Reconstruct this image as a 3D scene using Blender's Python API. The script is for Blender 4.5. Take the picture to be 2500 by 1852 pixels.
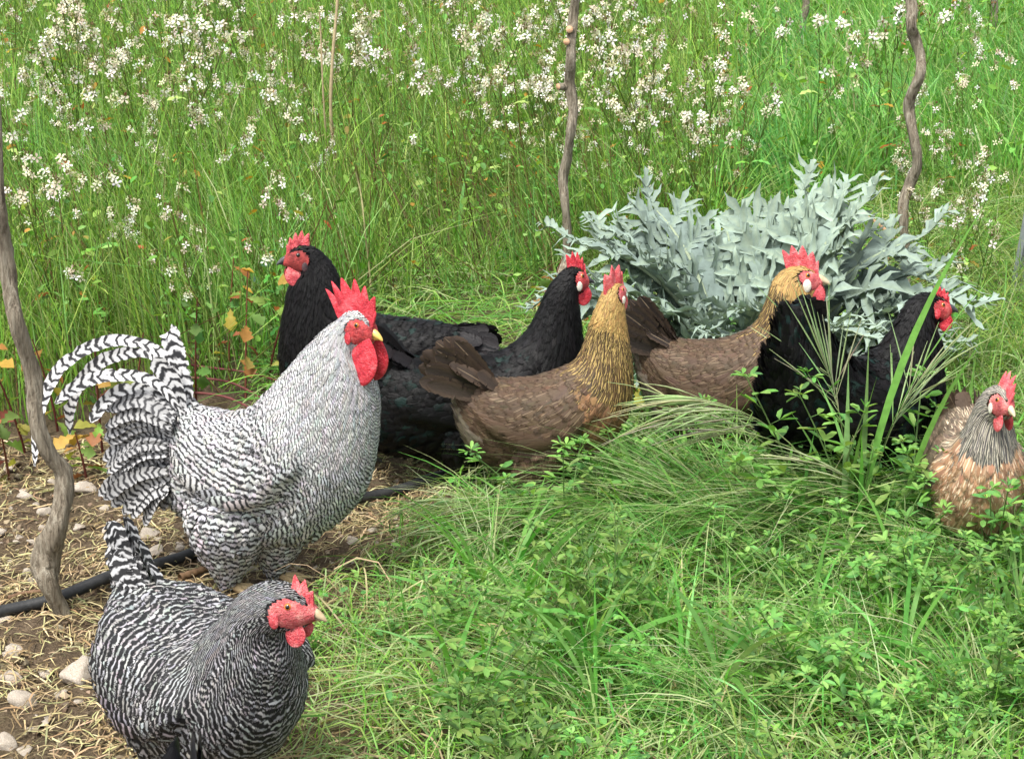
import bpy, math, random
import numpy as np
from math import radians, sin, cos, pi

random.seed(7)
RNG = np.random.default_rng(11)
for o in list(bpy.data.objects):
    bpy.data.objects.remove(o, do_unlink=True)

# ------------------------------------------------------------------ camera, sky, sun, exposure
SC = bpy.context.scene
PITCH = radians(19.0)
CAMH = 1.40
FPX = 3964.0                       # focal length in photo pixels (photo 2500 x 1852)
cam_d = bpy.data.cameras.new('camera')
cam = bpy.data.objects.new('camera', cam_d)
SC.collection.objects.link(cam)
cam.location = (0, 0, CAMH)
cam.rotation_euler = (pi / 2 - PITCH, 0, 0)
cam_d.sensor_width = 36.0
cam_d.lens = 36.0 * FPX / 2500.0
cam_d.clip_start = 0.05
cam_d.clip_end = 500.0
SC.camera = cam

SUN_EL, SUN_AZ = radians(64), radians(212)      # azimuth from +Y (north) clockwise
world = bpy.data.worlds.new('World')
SC.world = world
world.use_nodes = True
wn = world.node_tree.nodes
wl = world.node_tree.links
sky = wn.new('ShaderNodeTexSky')
sky.sky_type = 'NISHITA'
sky.sun_disc = False
sky.sun_elevation = SUN_EL
sky.sun_rotation = SUN_AZ
sky.air_density = 1.0
sky.dust_density = 4.0
sky.ozone_density = 1.0
hs = wn.new('ShaderNodeHueSaturation')
hs.inputs['Saturation'].default_value = 0.30     # thin bright cloud: whitish sky light
wl.new(sky.outputs[0], hs.inputs['Color'])
bg = wn['Background']
wl.new(hs.outputs[0], bg.inputs['Color'])
bg.inputs['Strength'].default_value = 0.13

sun_d = bpy.data.lights.new('sun', 'SUN')
sun_d.energy = 2.2
sun_d.angle = radians(12)
sun_d.color = (1.0, 0.96, 0.90)
sun = bpy.data.objects.new('sun', sun_d)
SC.collection.objects.link(sun)
sun.rotation_euler = (pi / 2 - SUN_EL, 0, pi - SUN_AZ)
sun.location = (0, 0, 6)

SC.view_settings.view_transform = 'Standard'
SC.view_settings.look = 'None'
SC.view_settings.gamma = 1.0
SC.view_settings.use_curve_mapping = False
SC.view_settings.exposure = 1.12
SC.render.engine = 'CYCLES'
SC.cycles.use_denoising = True
SC.cycles.max_bounces = 6
SC.cycles.diffuse_bounces = 4
SC.cycles.transmission_bounces = 4
SC.cycles.transparent_max_bounces = 10

COL = SC.collection

# ------------------------------------------------------------------ helpers: photo geometry
_F = np.array([0, cos(PITCH), -sin(PITCH)])
_U = np.array([0, sin(PITCH), cos(PITCH)])
_R = np.array([1.0, 0, 0])
_C = np.array([0, 0, CAMH])

def ray(px, py):
    return _F + _R * ((px - 1250) / FPX) + _U * ((926 - py) / FPX)

def ground_pt(px, py):
    d = ray(px, py)
    return _C + d * (CAMH / -d[2])

def plane_pt(px, py, Y):
    """point on the vertical plane y = Y that the photo pixel shows"""
    d = ray(px, py)
    return _C + d * (Y / d[1])

def proj(P):
    P = np.asarray(P, float) - _C
    dep = P @ _F
    return 1250 + FPX * (P @ _R) / dep, 926 - FPX * (P @ _U) / dep

def gz(x, y):
    """soil height"""
    return (0.012 * np.sin(2.1 * x + 0.7) * np.cos(1.7 * y) + 0.007 * np.sin(5.3 * x + 1.3 * y)
            + 0.004 * np.sin(13 * x - 7 * y) + 0.003 * np.cos(17 * y + 5 * x))

# ------------------------------------------------------------------ helpers: meshes
def mk_mesh(name, V, Q=None, T=None, mat=None, smooth=True, col=None, fuv=None, mats=None, midx=None):
    V = np.ascontiguousarray(V, dtype=np.float32)
    Q = np.zeros((0, 4), int) if Q is None else np.asarray(Q, int).reshape(-1, 4)
    T = np.zeros((0, 3), int) if T is None else np.asarray(T, int).reshape(-1, 3)
    me = bpy.data.meshes.new(name)
    loops = np.concatenate([Q.ravel(), T.ravel()]).astype(np.int32)
    nq, nt = len(Q), len(T)
    starts = np.concatenate([np.arange(nq) * 4, nq * 4 + np.arange(nt) * 3]).astype(np.int32)
    me.vertices.add(len(V))
    me.vertices.foreach_set('co', V.ravel())
    me.loops.add(len(loops))
    me.loops.foreach_set('vertex_index', loops)
    me.polygons.add(nq + nt)
    me.polygons.foreach_set('loop_start', starts)
    me.polygons.foreach_set('use_smooth', np.full(nq + nt, smooth))
    if midx is not None:
        me.polygons.foreach_set('material_index', np.asarray(midx, np.int32))
    me.update(calc_edges=True)
    if col is not None:
        a = me.attributes.new('col', 'FLOAT_COLOR', 'POINT')
        c = np.ones((len(V), 4), np.float32)
        c[:, :np.asarray(col).shape[-1]] = col
        a.data.foreach_set('color', c.ravel())
    if fuv is not None:
        a = me.attributes.new('fuv', 'FLOAT_VECTOR', 'POINT')
        a.data.foreach_set('vector', np.ascontiguousarray(fuv, np.float32).ravel())
    for m in (mats or ([mat] if mat else [])):
        me.materials.append(m)
    return me

def obj(name, me, parent=None, loc=(0, 0, 0), rot=(0, 0, 0), scale=(1, 1, 1)):
    o = bpy.data.objects.new(name, me)
    COL.objects.link(o)
    o.location = loc
    o.rotation_euler = rot
    o.scale = scale
    if parent is not None:
        o.parent = parent
    return o

def tag(o, label=None, cat=None, group=None, kind=None):
    if label: o['label'] = label
    if cat: o['category'] = cat
    if group: o['group'] = group
    if kind: o['kind'] = kind
    return o

def nrm(v):
    return v / np.maximum(np.linalg.norm(v, axis=-1, keepdims=True), 1e-9)

class Acc:
    """collects vertices, quads, tris and point colours"""
    def __init__(s):
        s.V, s.Q, s.T, s.C, s.U, s.n = [], [], [], [], [], 0
    def add(s, V, Q=None, T=None, col=None, fuv=None):
        V = np.asarray(V, float).reshape(-1, 3)
        s.V.append(V)
        if Q is not None and len(Q): s.Q.append(np.asarray(Q).reshape(-1, 4) + s.n)
        if T is not None and len(T): s.T.append(np.asarray(T).reshape(-1, 3) + s.n)
        c = np.empty((len(V), 3 if col is None else np.asarray(col).shape[-1])); c[:] = (1, 1, 1) if col is None else col
        s.C.append(c)
        if fuv is not None: s.U.append(fuv)
        s.n += len(V)
        return s
    def mesh(s, name, mat, smooth=True):
        return mk_mesh(name, np.concatenate(s.V), np.concatenate(s.Q) if s.Q else None,
                       np.concatenate(s.T) if s.T else None, mat, smooth, np.concatenate(s.C),
                       np.concatenate(s.U) if s.U else None)

def strips(paths, widths, side, col, fold=0.0):
    """N ribbons: paths (N,K,3), widths (N,K), side (N,3) or (N,K,3), col (N,3) or (N,K,3)"""
    N, K, _ = paths.shape
    if side.ndim == 2: side = side[:, None, :]
    off = side * (widths[..., None] * 0.5)
    V = np.stack([paths - off, paths + off], 2)
    idx = np.arange(N * K * 2).reshape(N, K, 2)
    Q = np.stack([idx[:, :-1, 0], idx[:, :-1, 1], idx[:, 1:, 1], idx[:, 1:, 0]], -1)
    if col.ndim == 2: col = np.repeat(col[:, None, :], K, 1)
    C = np.repeat(col[:, :, None, :], 2, 2)
    return V.reshape(-1, 3), Q.reshape(-1, 4), C.reshape(-1, 3)

def tubes(paths, radii, col, sides=3):
    """N tubes with a frame of their own: paths (N,K,3), radii (N,K)"""
    N, K, _ = paths.shape
    t = np.gradient(paths, axis=1) if K > 2 else np.repeat(paths[:, 1:] - paths[:, :1], 2, 1)
    t = nrm(t)
    ref = np.where(np.abs(t[:, :1, 2:3]) > 0.8, np.array([1.0, 0, 0]), np.array([0, 0, 1.0]))
    a = nrm(np.cross(t, ref))
    b = np.cross(t, a)
    ang = np.arange(sides) * 2 * pi / sides
    ring = (a[:, :, None, :] * np.cos(ang)[None, None, :, None] + b[:, :, None, :] * np.sin(ang)[None, None, :, None])
    V = paths[:, :, None, :] + ring * radii[:, :, None, None]
    idx = np.arange(N * K * sides).reshape(N, K, sides)
    nx = np.roll(idx, -1, 2)
    Q = np.stack([idx[:, :-1], nx[:, :-1], nx[:, 1:], idx[:, 1:]], -1)
    if col.ndim == 2: col = np.repeat(col[:, None, :], K, 1)
    C = np.repeat(col[:, :, None, :], sides, 2)
    return V.reshape(-1, 3), Q.reshape(-1, 4), C.reshape(-1, 3)

def catmull(pts, n):
    """smooth curve through pts (M,D) with n samples"""
    P = np.asarray(pts, float)
    M = len(P)
    P2 = np.vstack([2 * P[0] - P[1], P, 2 * P[-1] - P[-2]])
    u = np.linspace(0, M - 1, n)
    i = np.minimum(u.astype(int), M - 2)
    f = (u - i)[:, None]
    p0, p1, p2, p3 = P2[i], P2[i + 1], P2[i + 2], P2[i + 3]
    return 0.5 * (2 * p1 + (p2 - p0) * f + (2 * p0 - 5 * p1 + 4 * p2 - p3) * f ** 2 + (3 * p1 - p0 - 3 * p2 + p3) * f ** 3)

def frames(d, twist=None, up=(0, 0, 1.0)):
    """rotation matrices (N,3,3) whose x axis is d; z as near to up as possible"""
    d = nrm(d)
    up = np.broadcast_to(np.asarray(up, float), d.shape)
    y = nrm(np.cross(up, d) + 1e-6)
    z = np.cross(d, y)
    if twist is not None:
        c, s = np.cos(twist)[:, None], np.sin(twist)[:, None]
        y, z = y * c + z * s, z * c - y * s
    return np.stack([d, y, z], -1)

def stamp(tv, tq, tt, R, S, P, col):
    """copies of a template shape: tv (M,3) turned by R, scaled by S (N,) or (N,3), moved to P"""
    N, M = len(P), len(tv)
    S = np.asarray(S, float)
    S = S[:, None, None] if S.ndim == 1 else S[:, None, :]
    V = np.einsum('nij,nmj->nmi', R, tv[None] * S) + P[:, None, :]
    off = (np.arange(N) * M)[:, None, None]
    Q = (np.asarray(tq)[None] + off).reshape(-1, 4) if tq is not None and len(tq) else None
    T = (np.asarray(tt)[None] + off).reshape(-1, 3) if tt is not None and len(tt) else None
    C = np.repeat(col[:, None, :], M, 1).reshape(-1, 3)
    return V.reshape(-1, 3), Q, T, C

def sstep(a, b, x):
    t = np.clip((x - a) / (b - a), 0, 1)
    return t * t * (3 - 2 * t)

# ------------------------------------------------------------------ materials
def new_mat(name):
    m = bpy.data.materials.new(name)
    m.use_nodes = True
    nt = m.node_tree
    for n in list(nt.nodes): nt.nodes.remove(n)
    out = nt.nodes.new('ShaderNodeOutputMaterial')
    return m, nt, out

def N(nt, t, **kw):
    n = nt.nodes.new(t)
    for k, v in kw.items():
        setattr(n, k, v)
    return n

def L(nt, a, b):
    nt.links.new(a, b)

def math_n(nt, op, a, b=None, c=None, clamp=False):
    n = N(nt, 'ShaderNodeMath', operation=op, use_clamp=clamp)
    for i, v in enumerate((a, b, c)):
        if v is None: continue
        if isinstance(v, (int, float)): n.inputs[i].default_value = v
        else: L(nt, v, n.inputs[i])
    return n.outputs[0]

def mixc(nt, f, a, b, blend='MIX'):
    n = N(nt, 'ShaderNodeMix', data_type='RGBA', blend_type=blend)
    for s, v in ((n.inputs[0], f), (n.inputs[6], a), (n.inputs[7], b)):
        if isinstance(v, (int, float)): s.default_value = v
        elif isinstance(v, tuple): s.default_value = (*v[:3], 1)
        else: L(nt, v, s)
    return n.outputs[2]

def noise(nt, scale, detail=4, rough=0.6, vec=None, coord='Object'):
    n = N(nt, 'ShaderNodeTexNoise')
    n.inputs['Scale'].default_value = scale
    n.inputs['Detail'].default_value = detail
    n.inputs['Roughness'].default_value = rough
    if vec is None:
        tc = N(nt, 'ShaderNodeTexCoord')
        vec = tc.outputs[coord]
    L(nt, vec, n.inputs['Vector'])
    return n

def ramp(nt, fac, stops):
    r = N(nt, 'ShaderNodeValToRGB')
    el = r.color_ramp.elements
    while len(el) < len(stops): el.new(0.5)
    for e, (p, c) in zip(el, stops):
        e.position = p
        e.color = (*c, 1)
    L(nt, fac, r.inputs[0])
    return r.outputs[0]

def bump(nt, h, strength=0.5, dist=0.01):
    b = N(nt, 'ShaderNodeBump')
    b.inputs['Strength'].default_value = strength
    b.inputs['Distance'].default_value = dist
    L(nt, h, b.inputs['Height'])
    return b.outputs[0]

def foliage_mat(name, transl=0.42, rough=0.55, spec=0.22, vary=0.25):
    m, nt, out = new_mat(name)
    at = N(nt, 'ShaderNodeAttribute', attribute_name='col')
    oi = N(nt, 'ShaderNodeObjectInfo')
    v = math_n(nt, 'MULTIPLY_ADD', oi.outputs['Random'], vary, 1 - vary / 2)
    hsv = N(nt, 'ShaderNodeHueSaturation')
    h = math_n(nt, 'MULTIPLY_ADD', oi.outputs['Random'], 0.03, 0.485)
    L(nt, h, hsv.inputs['Hue']); L(nt, v, hsv.inputs['Value']); L(nt, at.outputs['Color'], hsv.inputs['Color'])
    nz = noise(nt, 60, 2)
    c = mixc(nt, 0.35, hsv.outputs[0], nz.outputs['Fac'], 'OVERLAY')
    p = N(nt, 'ShaderNodeBsdfPrincipled')
    L(nt, c, p.inputs['Base Color'])
    p.inputs['Roughness'].default_value = rough
    p.inputs['Specular IOR Level'].default_value = spec
    t = N(nt, 'ShaderNodeBsdfTranslucent')
    tcol = mixc(nt, 1.0, c, (1.0, 1.0, 0.45), 'MULTIPLY')
    L(nt, tcol, t.inputs['Color'])
    mx = N(nt, 'ShaderNodeMixShader')
    mx.inputs[0].default_value = transl
    L(nt, p.outputs[0], mx.inputs[1]); L(nt, t.outputs[0], mx.inputs[2])
    L(nt, mx.outputs[0], out.inputs['Surface'])
    return m

def simple_mat(name, c1, c2, scale=30, rough=0.6, spec=0.4, bumps=0.3, bdist=0.004, sss=0.0, detail=5, coat=0.0):
    m, nt, out = new_mat(name)
    nz = noise(nt, scale, detail)
    f = ramp(nt, nz.outputs['Fac'], [(0.3, c1), (0.7, c2)])
    p = N(nt, 'ShaderNodeBsdfPrincipled')
    L(nt, f, p.inputs['Base Color'])
    p.inputs['Roughness'].default_value = rough
    p.inputs['Specular IOR Level'].default_value = spec
    if sss:
        p.inputs['Subsurface Weight'].default_value = sss
        p.inputs['Subsurface Radius'].default_value = (0.006, 0.002, 0.001)
        p.inputs['Subsurface Scale'].default_value = 1.0
    if bumps:
        nb = noise(nt, scale * 4, 3)
        L(nt, bump(nt, nb.outputs['Fac'], bumps, bdist), p.inputs['Normal'])
    L(nt, p.outputs[0], out.inputs['Surface'])
    return m

def comb_mat(name, dark, mid, pale, rough=0.42):
    m, nt, out = new_mat(name)
    n1 = noise(nt, 55, 4, 0.6); n2 = noise(nt, 420, 3, 0.6); n3 = noise(nt, 150, 3, 0.6)
    c = ramp(nt, n1.outputs['Fac'], [(0.30, dark), (0.5, mid), (0.74, pale)])
    c = mixc(nt, ramp(nt, n2.outputs['Fac'], [(0.52, (0, 0, 0)), (0.72, (0.45, 0.45, 0.45))]), c, pale)
    p = N(nt, 'ShaderNodeBsdfPrincipled')
    L(nt, c, p.inputs['Base Color'])
    p.inputs['Roughness'].default_value = rough
    p.inputs['Specular IOR Level'].default_value = 0.5
    p.inputs['Subsurface Weight'].default_value = 0.2
    p.inputs['Subsurface Radius'].default_value = (0.008, 0.002, 0.001)
    p.inputs['Subsurface Scale'].default_value = 1.0
    h = math_n(nt, 'ADD', n2.outputs['Fac'], n3.outputs['Fac'])
    L(nt, bump(nt, h, 0.8, 0.004), p.inputs['Normal'])
    L(nt, p.outputs[0], out.inputs['Surface'])
    return m

def feather_mat(name, colB=None, rv=0.4, duty=0.5, soft=0.25, shaft=None, shaft_w=0.12, shaft_f=0.6, edge=None, edge_f=0.0,
                rough=0.6, spec=0.3, sheen=None, streak=0.25, fray_x=7.0):
    """col attribute = ground colour of the feather; fuv = (across, bars, random)"""
    m, nt, out = new_mat(name)
    at = N(nt, 'ShaderNodeAttribute', attribute_name='col')
    uv = N(nt, 'ShaderNodeAttribute', attribute_name='fuv')
    sp = N(nt, 'ShaderNodeSeparateXYZ')
    L(nt, uv.outputs['Vector'], sp.inputs[0])
    X, B, Rn = sp.outputs
    ax = math_n(nt, 'ABSOLUTE', X)
    c = at.outputs['Color']
    if colB is not None:
        nz = noise(nt, 55, 2)
        wob = math_n(nt, 'MULTIPLY_ADD', nz.outputs['Fac'], 1.5, -0.75)
        ph = math_n(nt, 'ADD', B, wob)
        s = math_n(nt, 'SINE', math_n(nt, 'MULTIPLY', ph, 2 * pi))
        s = math_n(nt, 'MULTIPLY_ADD', s, 0.5, 0.5)
        mr = N(nt, 'ShaderNodeMapRange', interpolation_type='SMOOTHSTEP')
        L(nt, s, mr.inputs[0])
        mr.inputs[1].default_value = 1 - duty - soft
        mr.inputs[2].default_value = 1 - duty + soft
        c = mixc(nt, mr.outputs[0], c, colB)
    if edge is not None:
        e = N(nt, 'ShaderNodeMapRange', interpolation_type='SMOOTHSTEP')
        L(nt, ax, e.inputs[0])
        e.inputs[1].default_value = 0.35; e.inputs[2].default_value = 0.85
        c = mixc(nt, math_n(nt, 'MULTIPLY', e.outputs[0], edge_f), c, edge)
    if shaft is not None:
        e = N(nt, 'ShaderNodeMapRange', interpolation_type='SMOOTHSTEP')
        L(nt, ax, e.inputs[0])
        e.inputs[1].default_value = shaft_w; e.inputs[2].default_value = shaft_w * 0.3
        e.inputs[3].default_value = 0; e.inputs[4].default_value = 1
        L(nt, ax, e.inputs[0])
        on = math_n(nt, 'GREATER_THAN', Rn, 0.55)
        c = mixc(nt, math_n(nt, 'MULTIPLY', math_n(nt, 'MULTIPLY', e.outputs[0], shaft_f), on), c, shaft)
    # barbs: fine oblique streaks + each feather a little lighter or darker
    stv = N(nt, 'ShaderNodeCombineXYZ')
    L(nt, math_n(nt, 'MULTIPLY', X, 9.0), stv.inputs[0])
    L(nt, math_n(nt, 'MULTIPLY', B, 0.8), stv.inputs[1])
    L(nt, math_n(nt, 'MULTIPLY', Rn, 40.0), stv.inputs[2])
    st = noise(nt, 1.5, 2, 0.5, vec=stv.outputs[0])
    k = math_n(nt, 'MULTIPLY_ADD', st.outputs['Fac'], streak * 2, 1 - streak)
    k = math_n(nt, 'MULTIPLY', k, math_n(nt, 'MULTIPLY_ADD', Rn, rv, 1 - rv / 2))
    kc = N(nt, 'ShaderNodeCombineColor')
    for i in range(3): L(nt, k, kc.inputs[i])
    c = mixc(nt, 1.0, c, kc.outputs[0], 'MULTIPLY')
    p = N(nt, 'ShaderNodeBsdfPrincipled')
    L(nt, c, p.inputs['Base Color'])
    p.inputs['Roughness'].default_value = rough
    p.inputs['Specular IOR Level'].default_value = spec
    if sheen:
        p.inputs['Sheen Weight'].default_value = sheen[1]
        p.inputs['Sheen Tint'].default_value = (*sheen[0], 1)
        p.inputs['Sheen Roughness'].default_value = 0.4
    L(nt, bump(nt, st.outputs['Fac'], 0.35, 0.003), p.inputs['Normal'])
    # barbs end unevenly: the tip and the margins fray out
    bv = N(nt, 'ShaderNodeCombineXYZ')
    L(nt, math_n(nt, 'MULTIPLY', X, fray_x), bv.inputs[0])
    L(nt, math_n(nt, 'MULTIPLY', B, 1.2), bv.inputs[1])
    L(nt, math_n(nt, 'MULTIPLY', Rn, 77.0), bv.inputs[2])
    bn = noise(nt, 1.0, 1, 0.5, vec=bv.outputs[0])
    tt = N(nt, 'ShaderNodeMapRange', interpolation_type='LINEAR')
    L(nt, at.outputs['Alpha'], tt.inputs[0])
    tt.inputs[1].default_value = 0.55; tt.inputs[2].default_value = 1.0; tt.inputs[3].default_value = 0.0; tt.inputs[4].default_value = 0.62
    xx = N(nt, 'ShaderNodeMapRange', interpolation_type='LINEAR')
    L(nt, ax, xx.inputs[0])
    xx.inputs[1].default_value = 0.6; xx.inputs[2].default_value = 1.0; xx.inputs[3].default_value = 0.0; xx.inputs[4].default_value = 0.45
    cut = math_n(nt, 'GREATER_THAN', math_n(nt, 'MAXIMUM', tt.outputs[0], xx.outputs[0]), bn.outputs['Fac'])
    tr = N(nt, 'ShaderNodeBsdfTransparent')
    mxs = N(nt, 'ShaderNodeMixShader')
    L(nt, cut, mxs.inputs[0]); L(nt, p.outputs[0], mxs.inputs[1]); L(nt, tr.outputs[0], mxs.inputs[2])
    L(nt, mxs.outputs[0], out.inputs['Surface'])
    return m

def soil_material():
    m, nt, out = new_mat('soil')
    n1 = noise(nt, 3.0, 6); n2 = noise(nt, 40, 6, 0.7); n3 = noise(nt, 160, 4, 0.7)
    a = ramp(nt, n2.outputs['Fac'], [(0.30, (0.050, 0.034, 0.022)), (0.55, (0.15, 0.105, 0.066)), (0.75, (0.26, 0.20, 0.13))])
    b = ramp(nt, n3.outputs['Fac'], [(0.35, (0.06, 0.042, 0.028)), (0.7, (0.24, 0.18, 0.115))])
    c = mixc(nt, 0.5, a, b)
    c = mixc(nt, ramp(nt, n1.outputs['Fac'], [(0.45, (0, 0, 0)), (0.7, (0.5, 0.5, 0.5))]), c, (0.10, 0.085, 0.04))
    p = N(nt, 'ShaderNodeBsdfPrincipled')
    L(nt, c, p.inputs['Base Color'])
    p.inputs['Roughness'].default_value = 0.95
    p.inputs['Specular IOR Level'].default_value = 0.15
    h = math_n(nt, 'ADD', n2.outputs['Fac'], math_n(nt, 'MULTIPLY', n3.outputs['Fac'], 0.5))
    L(nt, bump(nt, h, 0.9, 0.02), p.inputs['Normal'])
    L(nt, p.outputs[0], out.inputs['Surface'])
    return m

def bark_material():
    m, nt, out = new_mat('vine_bark')
    tc = N(nt, 'ShaderNodeTexCoord')
    mp = N(nt, 'ShaderNodeMapping')
    mp.inputs['Scale'].default_value = (1, 1, 0.10)
    L(nt, tc.outputs['Object'], mp.inputs[0])
    n1 = noise(nt, 150, 6, 0.65, vec=mp.outputs[0])
    n2 = noise(nt, 14, 4)
    a = ramp(nt, n1.outputs['Fac'], [(0.30, (0.06, 0.046, 0.032)), (0.47, (0.235, 0.198, 0.145)), (0.70, (0.45, 0.41, 0.325))])
    c = mixc(nt, ramp(nt, n2.outputs['Fac'], [(0.45, (0, 0, 0)), (0.7, (0.55, 0.55, 0.55))]), a, (0.33, 0.28, 0.21))
    p = N(nt, 'ShaderNodeBsdfPrincipled')
    L(nt, c, p.inputs['Base Color'])
    p.inputs['Roughness'].default_value = 0.9
    p.inputs['Specular IOR Level'].default_value = 0.2
    L(nt, bump(nt, n1.outputs['Fac'], 0.9, 0.016), p.inputs['Normal'])
    L(nt, p.outputs[0], out.inputs['Surface'])
    return m

M_SOIL = soil_material()
M_BARK = bark_material()
M_FOL = foliage_mat('foliage', vary=0.5)
M_GRASS = foliage_mat('grass_blade', 0.46, 0.5, 0.25)
M_STRAW = foliage_mat('straw', 0.15, 0.7, 0.2)
M_SILVER = foliage_mat('cardoon_leaf', 0.12, 0.75, 0.2, 0.15)
M_PETAL = foliage_mat('petal', 0.35, 0.6, 0.2, 0.08)
M_STONE = simple_mat('limestone', (0.36, 0.28, 0.20), (0.72, 0.66, 0.57), 22, 0.9, 0.2, 0.7, 0.006)
M_HOSE = simple_mat('black_hose', (0.012, 0.013, 0.014), (0.035, 0.036, 0.036), 60, 0.5, 0.4, 0.25, 0.002)
M_METAL = simple_mat('galvanised', (0.16, 0.18, 0.19), (0.27, 0.29, 0.31), 20, 0.5, 0.5, 0.1)
M_COMB = comb_mat('red_comb', (0.36, 0.008, 0.024), (0.60, 0.022, 0.042), (0.78, 0.14, 0.16))
M_COMBP = comb_mat('pink_comb', (0.44, 0.03, 0.05), (0.66, 0.085, 0.10), (0.82, 0.32, 0.31))
M_FACE = comb_mat('red_face', (0.20, 0.012, 0.018), (0.50, 0.04, 0.045), (0.70, 0.20, 0.18), 0.6)
M_FACEP = comb_mat('pink_face', (0.28, 0.03, 0.04), (0.54, 0.10, 0.105), (0.72, 0.32, 0.28), 0.6)
M_FACED = simple_mat('dusky_face', (0.12, 0.015, 0.015), (0.44, 0.06, 0.055), 120, 0.6, 0.35, 0.8, 0.003)
M_BEAKY = simple_mat('yellow_beak', (0.62, 0.36, 0.06), (0.72, 0.50, 0.15), 60, 0.35, 0.5, 0.1)
M_BEAKH = simple_mat('horn_beak', (0.40, 0.30, 0.17), (0.60, 0.50, 0.34), 60, 0.4, 0.5, 0.1)
M_BEAKD = simple_mat('dark_beak', (0.025, 0.026, 0.03), (0.08, 0.08, 0.085), 60, 0.35, 0.5, 0.1)
M_LOBEW = simple_mat('white_lobe', (0.62, 0.58, 0.48), (0.78, 0.74, 0.64), 90, 0.6, 0.3, 0.5)
M_LOBED = simple_mat('dark_lobe', (0.03, 0.028, 0.032), (0.10, 0.05, 0.055), 90, 0.6, 0.3, 0.5)
M_IRIS = simple_mat('iris', (0.40, 0.10, 0.015), (0.62, 0.22, 0.03), 300, 0.15, 0.6, 0)
M_IRISD = simple_mat('dark_iris', (0.03, 0.018, 0.012), (0.07, 0.04, 0.025), 300, 0.12, 0.6, 0)
M_PUPIL = simple_mat('pupil', (0.004, 0.004, 0.004), (0.006, 0.006, 0.006), 10, 0.08, 0.7, 0)
M_SHANK = simple_mat('pale_shank', (0.42, 0.30, 0.15), (0.58, 0.44, 0.25), 150, 0.55, 0.4, 0.6)
M_SHANKD = simple_mat('dark_shank', (0.05, 0.05, 0.05), (0.13, 0.12, 0.11), 150, 0.55, 0.4, 0.6)

M_F_BARL = feather_mat('feather_barred_light', (0.035, 0.035, 0.038), duty=0.42, soft=0.34, rough=0.6, streak=0.15)
M_F_BARH = feather_mat('feather_barred_hackle', (0.075, 0.075, 0.08), duty=0.36, soft=0.34, rough=0.6, streak=0.15)
M_F_BARD = feather_mat('feather_barred_dark', (0.012, 0.012, 0.013), duty=0.74, soft=0.30, rough=0.6, streak=0.15)
M_F_BLACK = feather_mat('feather_black', None, rough=0.48, spec=0.17, streak=0.4)
M_F_BROWN = feather_mat('feather_brown', None, rv=0.16, shaft=(0.36, 0.27, 0.17), shaft_w=0.08, shaft_f=0.45, edge=(0.085, 0.054, 0.033), edge_f=0.4, streak=0.3)
M_F_GOLD = feather_mat('feather_gold_hackle', None, edge=(0.47, 0.335, 0.115), edge_f=0.95, rough=0.5, streak=0.25)
M_F_SILV = feather_mat('feather_silver_hackle', None, edge=(0.55, 0.50, 0.40), edge_f=0.9, rough=0.55)
M_F_SALM = feather_mat('feather_salmon', None, shaft=(0.70, 0.58, 0.42), shaft_w=0.22, shaft_f=0.8, edge=(0.50, 0.38, 0.26), edge_f=0.5, streak=0.35)

# ------------------------------------------------------------------ the ground
def build_ground():
    xs = np.concatenate([np.linspace(-40, -3.2, 24), np.linspace(-3, 3, 150), np.linspace(3.2, 40, 24)])
    ys = np.concatenate([np.linspace(-6, 1.6, 12), np.linspace(1.7, 6.5, 130), np.linspace(6.8, 60, 50)])
    X, Y = np.meshgrid(xs, ys, indexing='ij')
    Z = gz(X, Y) + 0.006 * RNG.standard_normal(X.shape) * ((np.abs(X) < 3) & (Y < 6.5) & (Y > 1.7))
    V = np.stack([X, Y, Z], -1).reshape(-1, 3)
    i = np.arange(X.size).reshape(X.shape)
    Q = np.stack([i[:-1, :-1], i[1:, :-1], i[1:, 1:], i[:-1, 1:]], -1).reshape(-1, 4)
    o = obj('ground', mk_mesh('ground', V, Q, None, M_SOIL))
    tag(o, 'bare brown soil of the vineyard floor', 'ground', kind='structure')
build_ground()

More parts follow.
